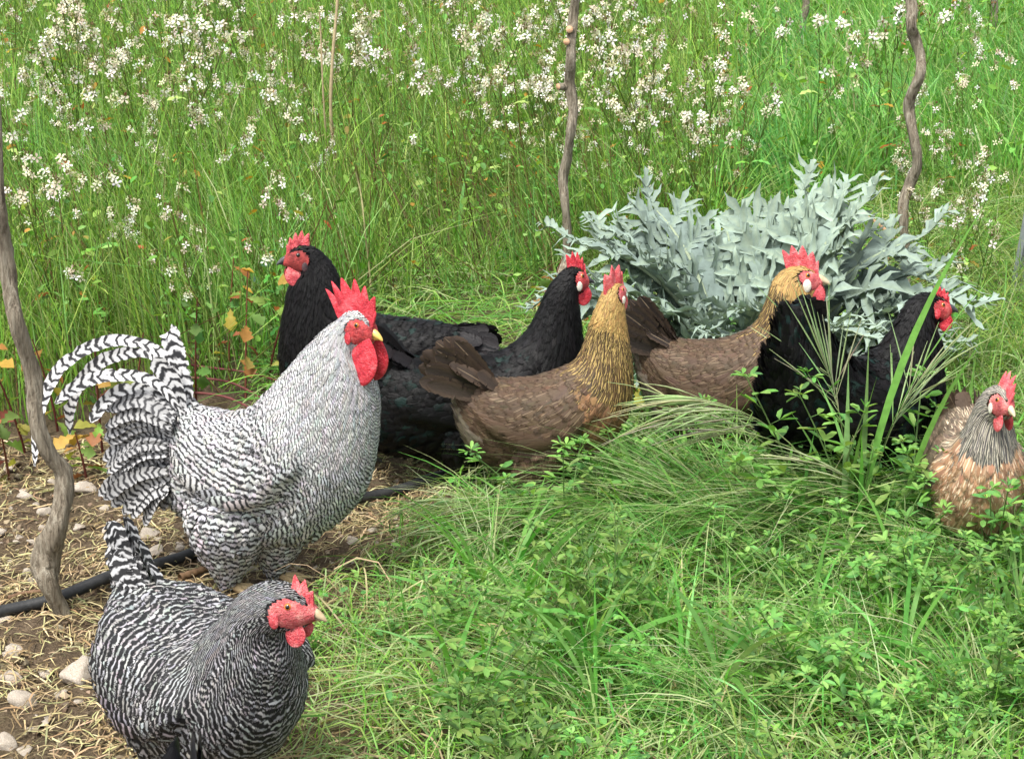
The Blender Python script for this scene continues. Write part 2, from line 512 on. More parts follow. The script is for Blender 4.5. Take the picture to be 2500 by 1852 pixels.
# ------------------------------------------------------------------ birds
PHI = 48
class Loft:
    def __init__(s, st, nu=110, turn=0.0, piv=11.0, wing=0.0, sup=1.0, roll=0.0):
        """st rows: Tx Tz Bx Bz halfwidth, tail to head"""
        st = np.asarray(st, float)
        s.n = len(st)
        C = catmull(st, nu)
        C[:, 4] = np.maximum(C[:, 4], 0.003)
        s.nu = nu
        s.u = np.linspace(0, s.n - 1, nu)
        ph = np.arange(PHI) * 2 * pi / PHI
        s.ph = ph
        T, B, w = C[:, :2], C[:, 2:4], C[:, 4]
        c, a = (T + B) / 2, (T - B) / 2
        cp = np.sign(np.cos(ph)) * np.abs(np.cos(ph)) ** sup
        sp = np.sign(np.sin(ph)) * np.abs(np.sin(ph)) ** sup
        P = np.zeros((nu, PHI, 3))
        P[..., 0] = c[:, None, 0] + a[:, None, 0] * cp
        P[..., 2] = c[:, None, 1] + a[:, None, 1] * cp
        P[..., 1] = w[:, None] * sp
        s.wmask = np.zeros((nu, PHI))
        if wing:
            d = np.degrees(np.minimum(ph, 2 * pi - ph))[None, :]
            uu = s.u[:, None]
            low = 104 - 6 * np.abs(uu - 4.2)            # lower edge of the folded wing
            m = sstep(1.0, 2.6, uu) * (1 - sstep(6.0, 7.0, uu)) * sstep(22, 50, d) * (1 - sstep(low - 4, low + 5, d))
            s.wmask = m
            s.P = P; s.derive()
            P = P + s.Nm * (m * wing)[..., None]
        if turn:
            k = sstep(piv - 1.5, piv + 2.0, s.u)
            pv = np.array([np.interp(piv, s.u, c[:, 0]), 0])
            an = turn * k[:, None]
            x, y = P[..., 0] - pv[0], P[..., 1]
            P[..., 0], P[..., 1] = pv[0] + x * np.cos(an) - y * np.sin(an), x * np.sin(an) + y * np.cos(an)
        s.P = P
        s.turn = turn
        s.derive()
    def derive(s):
        P = s.P
        s.Pu = np.gradient(P, axis=0) / (s.u[1] - s.u[0])
        s.Pv = (np.roll(P, -1, 1) - np.roll(P, 1, 1)) / (2 * 2 * pi / PHI)
        n = np.cross(s.Pv, s.Pu)
        s.Nm = nrm(n)
        cen = P.mean(1, keepdims=True)
        flip = np.sign(np.sum(s.Nm * (P - cen), -1, keepdims=True)); flip[flip == 0] = 1
        s.Nm = s.Nm * flip
        s.lu = np.linalg.norm(s.Pu, axis=-1)
        s.lv = np.linalg.norm(s.Pv, axis=-1)
        ds = np.linalg.norm(np.diff(P, axis=0), axis=-1)
        s.arc = np.vstack([np.zeros((1, PHI)), np.cumsum(ds, 0)])
        h = PHI // 2
        dq = np.linalg.norm(np.roll(P, -1, 1) - P, axis=-1)
        qd = np.concatenate([np.zeros((len(P), 1)), np.cumsum(dq[:, :h], 1)], 1)     # 0..pi
        s.q = np.concatenate([qd, qd[:, 1:h][:, ::-1]], 1)
    def ev(s, A, u, ph):
        fu = np.clip(u, 0, s.n - 1) / (s.n - 1) * (s.nu - 1)
        i = np.minimum(fu.astype(int), s.nu - 2); f = fu - i
        fv = (ph % (2 * pi)) / (2 * pi) * PHI
        j = fv.astype(int) % PHI; g = fv - np.floor(fv); j2 = (j + 1) % PHI
        if A.ndim == 3: f, g = f[..., None], g[..., None]
        return (A[i, j] * (1 - f) * (1 - g) + A[i + 1, j] * f * (1 - g) + A[i, j2] * (1 - f) * g + A[i + 1, j2] * f * g)
    def pt(s, u, ph):
        return s.ev(s.P, np.array([float(u)]), np.array([float(ph)]))[0]
    def nm(s, u, ph):
        return nrm(s.ev(s.Nm, np.array([float(u)]), np.array([float(ph)])))[0]
    def faces(s):
        i = np.arange(s.nu * PHI).reshape(s.nu, PHI)
        j = np.roll(i, -1, 1)
        return np.stack([i[:-1], i[1:], j[1:], j[:-1]], -1).reshape(-1, 4)
    def add_closed(s, acc, inset=0.0):
        P = s.P - s.Nm * inset
        V = P.reshape(-1, 3)
        b = len(V)
        V = np.vstack([V, P[0].mean(0), P[-1].mean(0)])
        i = np.arange(PHI); j = (i + 1) % PHI
        T0 = np.stack([np.full(PHI, b), i, j], -1)
        k = (s.nu - 1) * PHI
        T1 = np.stack([np.full(PHI, b + 1), k + j, k + i], -1)
        acc.add(V, s.faces(), np.vstack([T0, T1]))
    def sample(s, spacing_fn, rng, ncand=60000):
        """scatter points on the skin, about spacing apart: returns u, phi"""
        area = s.lu * s.lv
        p = area.ravel() / area.sum()
        k = rng.choice(area.size, ncand, p=p)
        u = s.u[k // PHI] + (rng.random(ncand) - 0.5) * (s.u[1] - s.u[0])
        ph = s.ph[k % PHI] + (rng.random(ncand) - 0.5) * 2 * pi / PHI
        u = np.clip(u, 0, s.n - 1)
        r = spacing_fn(u, ph)
        ok = r > 0
        u, ph, r = u[ok], ph[ok], r[ok]
        P = s.ev(s.P, u, ph)
        cell = np.round(P / r[:, None]).astype(int)
        key = cell[:, 0] * 73856093 ^ cell[:, 1] * 19349663 ^ cell[:, 2] * 83492791 ^ (np.round(r * 2000).astype(int) * 7919)
        _, idx = np.unique(key, return_index=True)
        return u[idx], ph[idx]

FPROF_T = np.array([0, 0.28, 0.55, 0.8, 0.94, 1.0])
FPROF_R = np.array([0.55, 0.9, 1.0, 0.85, 0.5, 0.08])      # rounded feather
FPROF_L = np.array([0.7, 1.0, 0.9, 0.6, 0.28, 0.03])       # lanceolate hackle

def feather_coat(loft, u, ph, Ln, Wd, lift, ang, rng, col, period, lance=False, chev=0.42, jit=0.21, curl=None, A=None):
    n = len(u)
    prof = FPROF_L if lance else FPROF_R
    K = len(FPROF_T)
    cx = np.array([-1.0, 0.0, 1.0])
    t = FPROF_T[None, :, None]
    b = (Wd[:, None, None] * 0.5) * prof[None, :, None] * cx[None, None, :]
    a = -Ln[:, None, None] * t + 0 * b
    ca, sa = np.cos(ang)[:, None, None], np.sin(ang)[:, None, None]
    da, db = a * ca - b * sa, b * ca + a * sa
    lu = np.maximum(loft.ev(loft.lu, u, ph), 1e-3)[:, None, None]
    lv = np.maximum(loft.ev(loft.lv, u, ph), 4e-3)[:, None, None]
    U = u[:, None, None] + da / lu
    Ph = ph[:, None, None] + np.clip(db / lv, -1.0, 1.0)
    over = np.minimum(U, 0)
    P = loft.ev(loft.P, U.ravel(), Ph.ravel()).reshape(n, K, 3, 3)
    Nn = loft.ev(loft.Nm, U.ravel(), Ph.ravel()).reshape(n, K, 3, 3)
    D = -nrm(loft.ev(loft.Pu, np.maximum(U, 0.01).ravel(), Ph.ravel()).reshape(n, K, 3, 3))
    P = P + D * (-over * lu)[..., None]
    lf = 0.0008 + lift[:, None, None] * t ** 1.3 - np.abs(cx)[None, None, :] * Wd[:, None, None] * 0.10
    P = P + Nn * lf[..., None]
    s = loft.ev(loft.arc, U.ravel(), Ph.ravel()).reshape(n, K, 3) + over * lu
    if A is not None:
        q = loft.ev(loft.q, U.ravel(), Ph.ravel()).reshape(n, K, 3)
        s = s * np.cos(A)[:, None, None] - q * np.sin(A)[:, None, None]
    rnd = rng.random(n)
    bars = s / period[:, None, None] + ((rng.random(n) - 0.5) * 2 * jit)[:, None, None] + chev * np.abs(cx)[None, None, :] * prof[None, :, None]
    fuv = np.stack([np.broadcast_to(cx[None, None, :], (n, K, 3)), bars, np.broadcast_to(rnd[:, None, None], (n, K, 3))], -1)
    idx = np.arange(n * K * 3).reshape(n, K, 3)
    Q = np.stack([idx[:, :-1, :-1], idx[:, :-1, 1:], idx[:, 1:, 1:], idx[:, 1:, :-1]], -1).reshape(-1, 4)
    C = np.ones((n, K, 3, 4))
    C[..., :3] = col[:, None, None, :]
    C[..., 3] = FPROF_T[None, :, None]
    return P.reshape(-1, 3), Q, C.reshape(-1, 4), fuv.reshape(-1, 3)

def plume(path, width, side, period, col, rnd, chev=0.6, tip=0.15, cup=0.18):
    """one long tail feather along a curve"""
    path = catmull(np.asarray(path, float), 44)
    K = len(path)
    t = np.linspace(0, 1, K)
    fr = np.random.default_rng(int(rnd * 1e6))
    w = width * 0.5 * np.interp(t, [0, 0.15, 0.5, 0.85, 0.95, 1], [0.35, 0.75, 1, 0.95, 0.6, tip])
    tan = nrm(np.gradient(path, axis=0))
    sd = np.asarray(side, float)
    # side holds the face normal: the blade is as wide as possible square to it
    sd = nrm(np.cross(tan, np.broadcast_to(sd, tan.shape)))
    up = np.cross(tan, sd)
    cx = np.array([-1, -0.5, 0, 0.5, 1.0])
    ragged = np.ones((K, 5)); ragged[:, (0, 4)] += 0.05 * fr.standard_normal((K, 2)); ragged[:, (0, 4)] *= 1 - 0.4 * (fr.random((K, 2)) < 0.05)
    V = path[:, None] + sd[:, None] * (w[:, None] * cx * ragged)[..., None] - up[:, None] * (w[:, None] * cx ** 2 * cup)[..., None]
    arc = np.concatenate([[0], np.cumsum(np.linalg.norm(np.diff(path, axis=0), axis=1))])
    bars = arc[:, None] / period + chev * np.abs(cx)[None]
    fuv = np.stack([np.broadcast_to(cx, (K, 5)), bars, np.full((K, 5), rnd)], -1)
    idx = np.arange(K * 5).reshape(K, 5)
    Q = np.stack([idx[:-1, :-1], idx[:-1, 1:], idx[1:, 1:], idx[1:, :-1]], -1).reshape(-1, 4)
    return V.reshape(-1, 3), Q, np.concatenate([np.broadcast_to(np.array(col), (K * 5, 3)), np.repeat(t * 0.8, 5)[:, None]], 1), fuv.reshape(-1, 3)

def ellipsoid_mesh(name, mat, fn, nu=14, nv=18):
    th = np.linspace(0, pi, nu); ph = np.arange(nv) * 2 * pi / nv
    D = np.stack([np.sin(th)[:, None] * np.cos(ph), np.sin(th)[:, None] * np.sin(ph), np.cos(th)[:, None] * np.ones(nv)], -1)
    V = fn(D).reshape(-1, 3)
    i = np.arange(nu * nv).reshape(nu, nv); j = np.roll(i, -1, 1)
    return mk_mesh(name, V, np.stack([i[:-1], j[:-1], j[1:], i[1:]], -1).reshape(-1, 4), None, mat)

def rotz(v, a):
    c, s = cos(a), sin(a)
    v = np.asarray(v, float)
    return np.stack([v[..., 0] * c - v[..., 1] * s, v[..., 0] * s + v[..., 1] * c, v[..., 2]], -1)

def comb_mesh(lf, u0, u1, h, nsp, thick, mat, back=0.3, lean=0.0, flop=0.0, rear=0.6):
    """single comb standing on the crown from u0 (rear) to u1 (beak base)"""
    n = 72
    us = np.linspace(u0, u1, n)
    base = np.array([lf.pt(u, 0) for u in us])
    fw = rotz([1, 0, 0], lf.turn); sd = rotz([0, 1, 0], lf.turn)
    up = np.array([0, 0, 1.0])
    t = np.linspace(0, 1, n)
    # spikes: rounded rear blade, tall middle, low front
    envl = 0.42 + 0.58 * np.sin(pi * np.clip(t * 0.9 + 0.12, 0, 1)) ** 0.8
    fr = (t * nsp) % 1.0
    sp = np.maximum(0, 1 - np.abs(fr - 0.5) * 2.1) ** 0.8
    H = h * envl * (0.56 + 0.44 * sp) * np.clip((1 - t) * 7, 0.25, 1) * np.clip(t * 9 + 0.35, 0.3, 1)
    rows = np.array([-0.25, 0.0, 0.3, 0.6, 0.85, 1.0])
    th = thick * np.array([1.0, 1.0, 0.85, 0.7, 0.5, 0.12])
    fan = (0.5 - t) * -0.9                                  # spikes fan out fore and aft
    V = []
    for sgn in (1, -1):
        for r, tk in zip(rows, th):
            z = H * np.maximum(r, 0) + h * 0.25 * min(r, 0)
            p = base + up * z[:, None] + fw * (fan * z * rear + back * -z * (0.6))[:, None]
            p = p + sd * (flop * (np.maximum(z, 0) / h) ** 1.6 * h + 0.0015 * np.sin(t * 17))[:, None]
            p = p + sd * (sgn * tk * 0.5)
            V.append(p)
    V = np.array(V)                                        # 12,n,3
    m = len(rows)
    idx = np.arange(2 * m * n).reshape(2, m, n)
    Q = [np.stack([idx[0, :-1, :-1], idx[0, :-1, 1:], idx[0, 1:, 1:], idx[0, 1:, :-1]], -1).reshape(-1, 4),
         np.stack([idx[1, :-1, :-1], idx[1, 1:, :-1], idx[1, 1:, 1:], idx[1, :-1, 1:]], -1).reshape(-1, 4),
         np.stack([idx[0, -1, :-1], idx[0, -1, 1:], idx[1, -1, 1:], idx[1, -1, :-1]], -1),
         np.stack([idx[0, :-1, 0], idx[0, 1:, 0], idx[1, 1:, 0], idx[1, :-1, 0]], -1),
         np.stack([idx[0, :-1, -1], idx[1, :-1, -1], idx[1, 1:, -1], idx[0, 1:, -1]], -1)]
    return mk_mesh('comb', V.reshape(-1, 3), np.concatenate(Q), None, mat)

def build_bird(spec):
    rng = np.random.default_rng(spec['seed'])
    root = bpy.data.objects.new(spec['name'], None)
    COL.objects.link(root)
    root.empty_display_size = 0.1
    root.location = (spec['loc'][0], spec['loc'][1], float(gz(spec['loc'][0], spec['loc'][1])))
    root.rotation_euler = (0, 0, spec['yaw'])
    tag(root, spec['label'], spec['cat'], spec.get('group'))
    lf = Loft(spec['st'], turn=spec.get('turn', 0.0), wing=spec.get('wing', 0.013))
    kind = spec['kind']
    n1 = lf.n - 1
    # ---- body: one continuous skin (trunk, neck, head, thighs)
    acc = Acc()
    lf.add_closed(acc, 0.004)
    zb = spec['st'][:, 3].min()
    xm = spec.get('legx', 0.02)
    hw = spec['st'][:, 4].max()
    thighs = []
    for sgn in (1, -1):
        dx = spec.get('legdx', 0.03) * sgn
        y0 = hw * 0.40 * sgn
        ztop = zb + 0.15
        zhock = max(zb * spec.get('hock', 0.62), 0.035)
        st = []
        for k, f in enumerate(np.linspace(0, 1, 6)):
            z = zhock + (ztop - zhock) * f
            r = np.interp(f, [0, 0.2, 0.5, 0.75, 1], [0.014, 0.032, 0.054, 0.046, 0.012]) * spec.get('thigh', 1.0)
            x = xm + dx - 0.02 * (1 - f)
            st.append((x - r * 1.15, z, x + r * 1.15, z, r))
        tl = Loft(st, nu=30)
        tl.P[..., 1] += y0; tl.derive()
        tl.add_closed(acc, 0.003)
        thighs.append((tl, xm + dx - 0.02, y0, zhock))
    V = np.concatenate(acc.V)
    body_col = spec['skin']
    body = obj('body', mk_mesh('body', V, np.concatenate(acc.Q), np.concatenate(acc.T), spec['m_under']), root)
    rm = body.modifiers.new('continuous', 'REMESH')
    rm.mode = 'VOXEL'; rm.voxel_size = 0.006; rm.use_smooth_shade = True
    # ---- plumage
    uface = spec.get('uface', 12.6)
    def dphi(ph):
        return np.degrees(np.minimum(ph % (2 * pi), 2 * pi - ph % (2 * pi)))
    def isface(u, ph):
        d = dphi(ph)
        return (((u - 14.75) / (14.75 - uface)) ** 2 + ((d - 92) / 56) ** 2 < 1) | (u > 15.15)
    hack0 = spec.get('hack0', 7.0)
    def zone(u, ph):
        d = dphi(ph)
        edge = hack0 + np.clip((d - 60) / 120, 0, 1) * spec.get('hackfront', 1.6)
        z = np.zeros(len(u), int)                      # 0 body
        z[u > edge] = 1                                # 1 hackle
        w = lf.ev(lf.wmask, u, ph) > 0.35
        z[(z == 0) & w] = 2                            # 2 wing
        z[isface(u, ph)] = 9
        return z
    dens = spec.get('dens', 1.0)
    def spacing(u, ph):
        z = zone(u, ph)
        r = np.full(len(u), 0.0115)
        r[z == 1] = 0.0080
        r[z == 2] = 0.0130
        r[(z == 1) & (u > 11)] = 0.0055
        r[z == 9] = 0
        return r * dens
    u, ph = lf.sample(spacing, rng)
    z = zone(u, ph)
    n = len(u)
    d = dphi(ph)
    rn = rng.standard_normal(n)
    Ln = np.where(z == 1, np.interp(u, [7, 9, 11, 12.5, 14, 16], [0.050, 0.046, 0.032, 0.016, 0.009, 0.007]),
                  np.where(z == 2, 0.048, 0.034)) * spec.get('flen', 1.0)
    Wd = np.where(z == 1, np.interp(u, [7, 9, 11, 12.5, 14, 16], [0.013, 0.011, 0.008, 0.006, 0.005, 0.004]),
                  np.where(z == 2, 0.027, 0.023)) * spec.get('fwid', 1.0)
    belly = (z == 0) & (d > 120) & (u < 6)
    Ln = np.where(belly, 0.042, Ln) * (1 + 0.15 * rn)
    lift = np.where(z == 1, 0.0032, np.where(z == 2, 0.0045, 0.005)) * (1 + 0.3 * np.abs(rng.standard_normal(n)))
    lift = np.where(belly, 0.012 * (0.5 + rng.random(n)), lift) * np.where(u > 12, 0.5, 1) * spec.get('fluff', 1.0)
    ang = rng.standard_normal(n) * np.where(z == 1, 0.10, 0.16)
    # wing feathers slope down towards their tips
    sg = np.where((ph % (2 * pi)) < pi, 1, -1)
    slope = spec.get('slope', 0.35) * np.interp(d, [0, 15, 100, 135], [0.3, 1, 1, 0]) * np.interp(u, [0.5, 2, 5.5, 7], [0.3, 1, 1, 0]) * (z != 1)
    ang = ang - slope * sg
    col = spec['colour'](u, d, z, rng)
    per = spec['period'](u, d, z)
    sel = {}
    sel['hackle'] = z == 1
    sel['breast_and_back_plumage'] = z == 0
    lance = {'hackle': True}
    for nm, mk in sel.items():
        V, Q, C, U = feather_coat(lf, u[mk], ph[mk], Ln[mk], Wd[mk], lift[mk], ang[mk], rng, col[mk], per[mk], lance.get(nm, False), A=slope[mk])
        mat = spec['m_hackle'] if nm == 'hackle' else spec['m_body']
        o = obj(nm, mk_mesh(nm, V, Q, None, mat, True, C, U), root)
        tag(o, kind='stuff')
    for sgn in (1, -1):
        mk = (z == 2) & (sg == sgn)
        a = Acc()
        V, Q, C, U = feather_coat(lf, u[mk], ph[mk], Ln[mk], Wd[mk], lift[mk], ang[mk], rng, col[mk], per[mk], A=slope[mk])
        a.add(V, Q, None, C, U)
        # flight feathers: long blades along the lower edge, tips behind
        k = 9
        uu = np.linspace(2.6, 5.2, k)
        pp = np.radians(np.linspace(78, 100, k)) * sgn
        Lf = np.full(k, 0.105) * spec.get('wingl', 1.0); Wf = np.full(k, 0.030)
        cc = spec['colour'](uu, np.full(k, 90.0), np.full(k, 2), rng)
        V, Q, C, U = feather_coat(lf, uu, pp, Lf, Wf, np.full(k, 0.007) + 0.0015 * np.arange(k), np.full(k, 0.10 * sgn), rng, cc, np.full(k, spec['period'](uu, uu, np.full(k, 2))[0] * 1.2))
        a.add(V, Q, None, C, U)
        tag(obj('wing', a.mesh('wing', spec['m_wing']), root), kind=None)
    # thigh fluff
    a = Acc()
    for tl, *_ in thighs:
        uu, pp = tl.sample(lambda u, p: np.full(len(u), 0.010), rng, 9000)
        k = len(uu)
        cc = spec['colour'](np.full(k, 4.0), np.full(k, 130.0), np.zeros(k, int), rng)
        V, Q, C, U = feather_coat(tl, uu, pp, 0.036 * (0.8 + 0.4 * rng.random(k)), np.full(k, 0.017), 0.010 * (0.3 + rng.random(k)), rng.standard_normal(k) * 0.25, rng, cc, spec['period'](np.full(k, 3.0), np.full(k, 150.0), np.zeros(k, int)) * 1.3)
        a.add(V, Q, None, C, U)
    tag(obj('thigh_fluff', a.mesh('thigh_fluff', spec['m_body']), root), kind='stuff')
    # ---- face: bare skin
    iu = np.where(lf.u > uface)[0]
    Fq = []
    Vf = (lf.P + lf.Nm * 0.0006).reshape(-1, 3)
    UU, PP = np.meshgrid(lf.u, lf.ph, indexing='ij')
    fm = isface(UU.ravel(), PP.ravel()).reshape(UU.shape)
    qs = lf.faces()
    keep = fm.ravel()[qs].all(1)
    qs = qs[keep]
    used, inv = np.unique(qs, return_inverse=True)
    Vf = Vf[used] + 0
    b = len(Vf)
    tipc = lf.P[-1].mean(0)
    obj('face', mk_mesh('face', Vf, inv.reshape(-1, 4), None, spec['m_face']), root)
    fw = rotz([1, 0, 0], lf.turn); sd = rotz([0, 1, 0], lf.turn); up = np.array([0, 0, 1.0])
    hh = np.linalg.norm(lf.pt(13.5, 0) - lf.pt(13.5, pi))
    # ---- beak: upper and lower mandible
    tip = lf.pt(15.6, 0) * 0.5 + lf.pt(15.6, pi) * 0.5
    for nm, l, dz0, drop, r in (('upper_beak', 0.30 * hh, 0.03 * hh, 0.18 * hh, 0.135 * hh), ('lower_beak', 0.20 * hh, -0.10 * hh, 0.03 * hh, 0.085 * hh)):
        k = 12; t = np.linspace(0, 1, k)
        c = tip + fw * (-0.14 * hh + (l + 0.14 * hh) * t)[:, None] + up * (dz0 - drop * t ** 2.2)[:, None]
        rr = r * np.sqrt(np.clip(1 - t ** 1.7, 0.004, 1))
        an = np.arange(14) * 2 * pi / 14
        V = c[:, None] + sd * (np.cos(an) * 0.85)[None, :, None] * rr[:, None, None] + up * (np.sin(an))[None, :, None] * rr[:, None, None]
        i = np.arange(k * 14).reshape(k, 14); j = np.roll(i, -1, 1)
        obj(nm, mk_mesh(nm, V.reshape(-1, 3), np.stack([i[:-1], j[:-1], j[1:], i[1:]], -1).reshape(-1, 4), None, spec['m_beak']), root)
    # ---- eyes
    for sgn in (1, -1):
        pe, ne = lf.pt(14.0, radians(66) * sgn), lf.nm(14.0, radians(66) * sgn)
        r = 0.085 * hh
        k, nv = 12, 16
        th = np.linspace(0, pi, k); an = np.arange(nv) * 2 * pi / nv
        zax = ne; xax = nrm(np.cross(up, zax)); yax = np.cross(zax, xax)
        V = (pe - ne * r * 0.45 + (xax * (np.sin(th)[:, None] * np.cos(an))[..., None] + yax * (np.sin(th)[:, None] * np.sin(an))[..., None] + zax * (np.cos(th)[:, None] * np.ones(nv))[..., None]) * r)
        i = np.arange(k * nv).reshape(k, nv); j = np.roll(i, -1, 1)
        Q = np.stack([i[:-1], j[:-1], j[1:], i[1:]], -1)
        mi = np.repeat(np.where(np.arange(k - 1) < 2, 1, 0), nv)
        obj('eye', mk_mesh('eye', V.reshape(-1, 3), Q.reshape(-1, 4), None, None, mats=[spec.get('m_iris', M_IRIS), M_PUPIL], midx=mi), root)
        # ---- ear lobe
        pl, nl = lf.pt(12.95, radians(104) * sgn), lf.nm(12.95, radians(104) * sgn)
        ls = spec.get('lobe', 0.16) * hh * 0.85
        obj('ear_lobe', ellipsoid_mesh('ear_lobe', spec['m_lobe'], lambda D: pl + nl * 0.001 + (D[..., :1] * fw * 0.62 + D[..., 1:2] * nl * 0.28 + D[..., 2:] * up) * ls), root)
        # ---- wattle: flat hanging drop
        pw = lf.pt(14.6, radians(150) * sgn)
        wl_, ww = spec['wattle'] * hh, spec['wattle'] * hh * 0.46
        def wat(D):
            zz = D[..., 2:]
            wide = np.where(zz > 0, 0.62 + 0.38 * (1 - zz) ** 0.8, 1.0)
            return pw + up * (zz * wl_ * 0.60 - wl_ * 0.36) + fw * (D[..., :1] * ww * wide - 0.10 * wl_ * (1 - zz) * 0.5 - 0.10 * hh) + sd * (D[..., 1:2] * ww * 0.16 * (1 + 0.25 * np.sin(D[..., :1] * 5)) + sgn * 0.03 * hh + sgn * 0.05 * wl_ * (1 - zz))
        obj('wattle', ellipsoid_mesh('wattle', spec['m_comb'], wat, 18, 20), root)
    # ---- comb
    cb = spec['comb']
    obj('comb', comb_mesh(lf, cb.get('u0', 12.7), cb.get('u1', 15.6), cb['h'], cb['n'], cb.get('t', 0.007), spec['m_comb'], cb.get('back', 0.3), flop=cb.get('flop', 0.0), rear=cb.get('rear', 0.6)), root)
    # ---- legs: shank and toes
    for tl, x, y, zh in thighs:
        paths = [np.array([[x, y, zh + 0.03], [x + 0.004, y, zh * 0.6], [x + 0.012, y, 0.018]])]
        rad = [np.array([0.0085, 0.0075, 0.009])]
        for an_, ll in ((-0.5, 0.055), (0, 0.065), (0.5, 0.055), (pi, 0.03)):
            e = np.array([cos(an_), sin(an_), 0])
            q = np.array([x + 0.012, y, 0.016])
            paths.append(np.array([q, q + e * ll * 0.55 + [0, 0, -0.002], q + e * ll + [0, 0, -0.012]]))
            rad.append(np.array([0.007, 0.0055, 0.002]))
        V, Q, C = tubes(np.array(paths), np.array(rad), np.ones((5, 3)), 8)
        obj('leg', mk_mesh('leg', V, Q, None, spec['m_shank']), root)
    # ---- tail
    for (pth, w, side, pr, c) in spec['tail'](lf, rng):
        V, Q, C, U = plume(pth, w, side, pr, c, rng.random())
        obj('tail_feather', mk_mesh('tail_feather', V, Q, None, spec['m_tail'], True, C, U), root)
    return root, lf

def hen_tail(cols, length=0.15, e0=20, e1=75, n=12, width=0.034, u=1.0, period=0.014, splay=0.30, curve=0.25, ph=0.35):
    def f(lf, rng):
        out = []
        for i in range(n):
            f_ = (i // 2) / max(1, (n // 2 - 1))
            sgn = 1 if i % 2 else -1
            el = radians(e1 + (e0 - e1) * f_ + rng.normal() * 2)
            b = lf.pt(u + 0.9 * (1 - f_) * 0.6, (0.05 + ph * 2.2 * f_) * sgn) * np.array([1, 0.85, 1]) + np.array([0.01, 0, -0.012])
            sp = splay * (0.12 + f_) * sgn
            d = np.array([-cos(el) * cos(sp), sin(sp), sin(el)])
            t = np.linspace(0, 1, 12)[:, None]
            ll = length * (0.86 + 0.14 * sin(pi * (0.2 + 0.6 * (1 - f_)))) * (1 + 0.05 * rng.normal())
            p = b + d * (ll * t) + np.array([-1, 0, -0.25]) * (curve * ll * t ** 2 * 0.5) 
            side = np.array([-0.35, sgn * (0.55 + 0.3 * f_), 0.30])
            out.append((p, width * (1 + 0.1 * rng.normal()), side, period, cols(rng)))
        # coverts that close the fan from the front and over its root
        em = radians((e0 + e1) / 2)
        for i in range(n // 2 + 4):
            a = rng.uniform(-1, 1); k = rng.uniform(0.35, 0.88)
            el = em + rng.normal() * 0.12
            b = lf.pt(u + 1.5 - 0.9 * k, a * 0.5) + np.array([0, 0, -0.008])
            d = np.array([-cos(el) * 0.9, a * splay * 0.6, sin(el)])
            t = np.linspace(0, 1, 10)[:, None]
            p = b + d * (length * k * t) + np.array([-1, 0, -0.3]) * (curve * length * k * t ** 2 * 0.4)
            out.append((p, width * 0.9, np.array([sin(el), a * 0.9, cos(el)]), period, cols(rng)))
        return out
    return f

def px_profile(foot, rows, yaw=0.0, scale=1.0, org=(0, 0), flip=False, wx=1.0):
    """photo outline (top x,y / bottom x,y / half width) -> local metres, on the upright plane through the feet"""
    g = ground_pt(*foot)
    Y = g[1]
    st = []
    for tx, ty, bx, by, w in rows:
        T = plane_pt(org[0] + tx / scale, org[1] + ty / scale, Y)
        B = plane_pt(org[0] + bx / scale, org[1] + by / scale, Y)
        k = (-1 if flip else 1) / abs(cos(yaw))
        mpp = np.linalg.norm(g - _C) / FPX
        st.append(((T[0] - g[0]) * k, T[2], (B[0] - g[0]) * k, B[2], w / scale * mpp * wx))
    return g, np.array(st)

def px_curve(g, pts, yaw, scale=1.0, org=(0, 0), flip=False):
    out = []
    for x, y in pts:
        p = plane_pt(org[0] + x / scale, org[1] + y / scale, g[1])
        out.append(((p[0] - g[0]) * (-1 if flip else 1) / abs(cos(yaw)), 0.0, p[2]))
    return np.array(out)

BIRD_SPOTS = []
def place(spec):
    BIRD_SPOTS.append((spec['loc'][0], spec['loc'][1], 0.24 if spec.get('big') else 0.20))
    return build_bird(spec)

def const_period(p_body, p_hack, p_wing):
    def f(u, d, z):
        return np.where(z == 1, np.interp(u, [7, 13], [p_hack, p_hack * 0.75]), np.where(z == 2, p_wing, p_body)) * 1.0
    return f

def jitter(base, n, rng, v=0.12):
    return np.clip(np.asarray(base)[None] * (1 + v * rng.standard_normal((n, 1))) * (1 + 0.04 * rng.standard_normal((n, 3))), 0.001, 0.95)

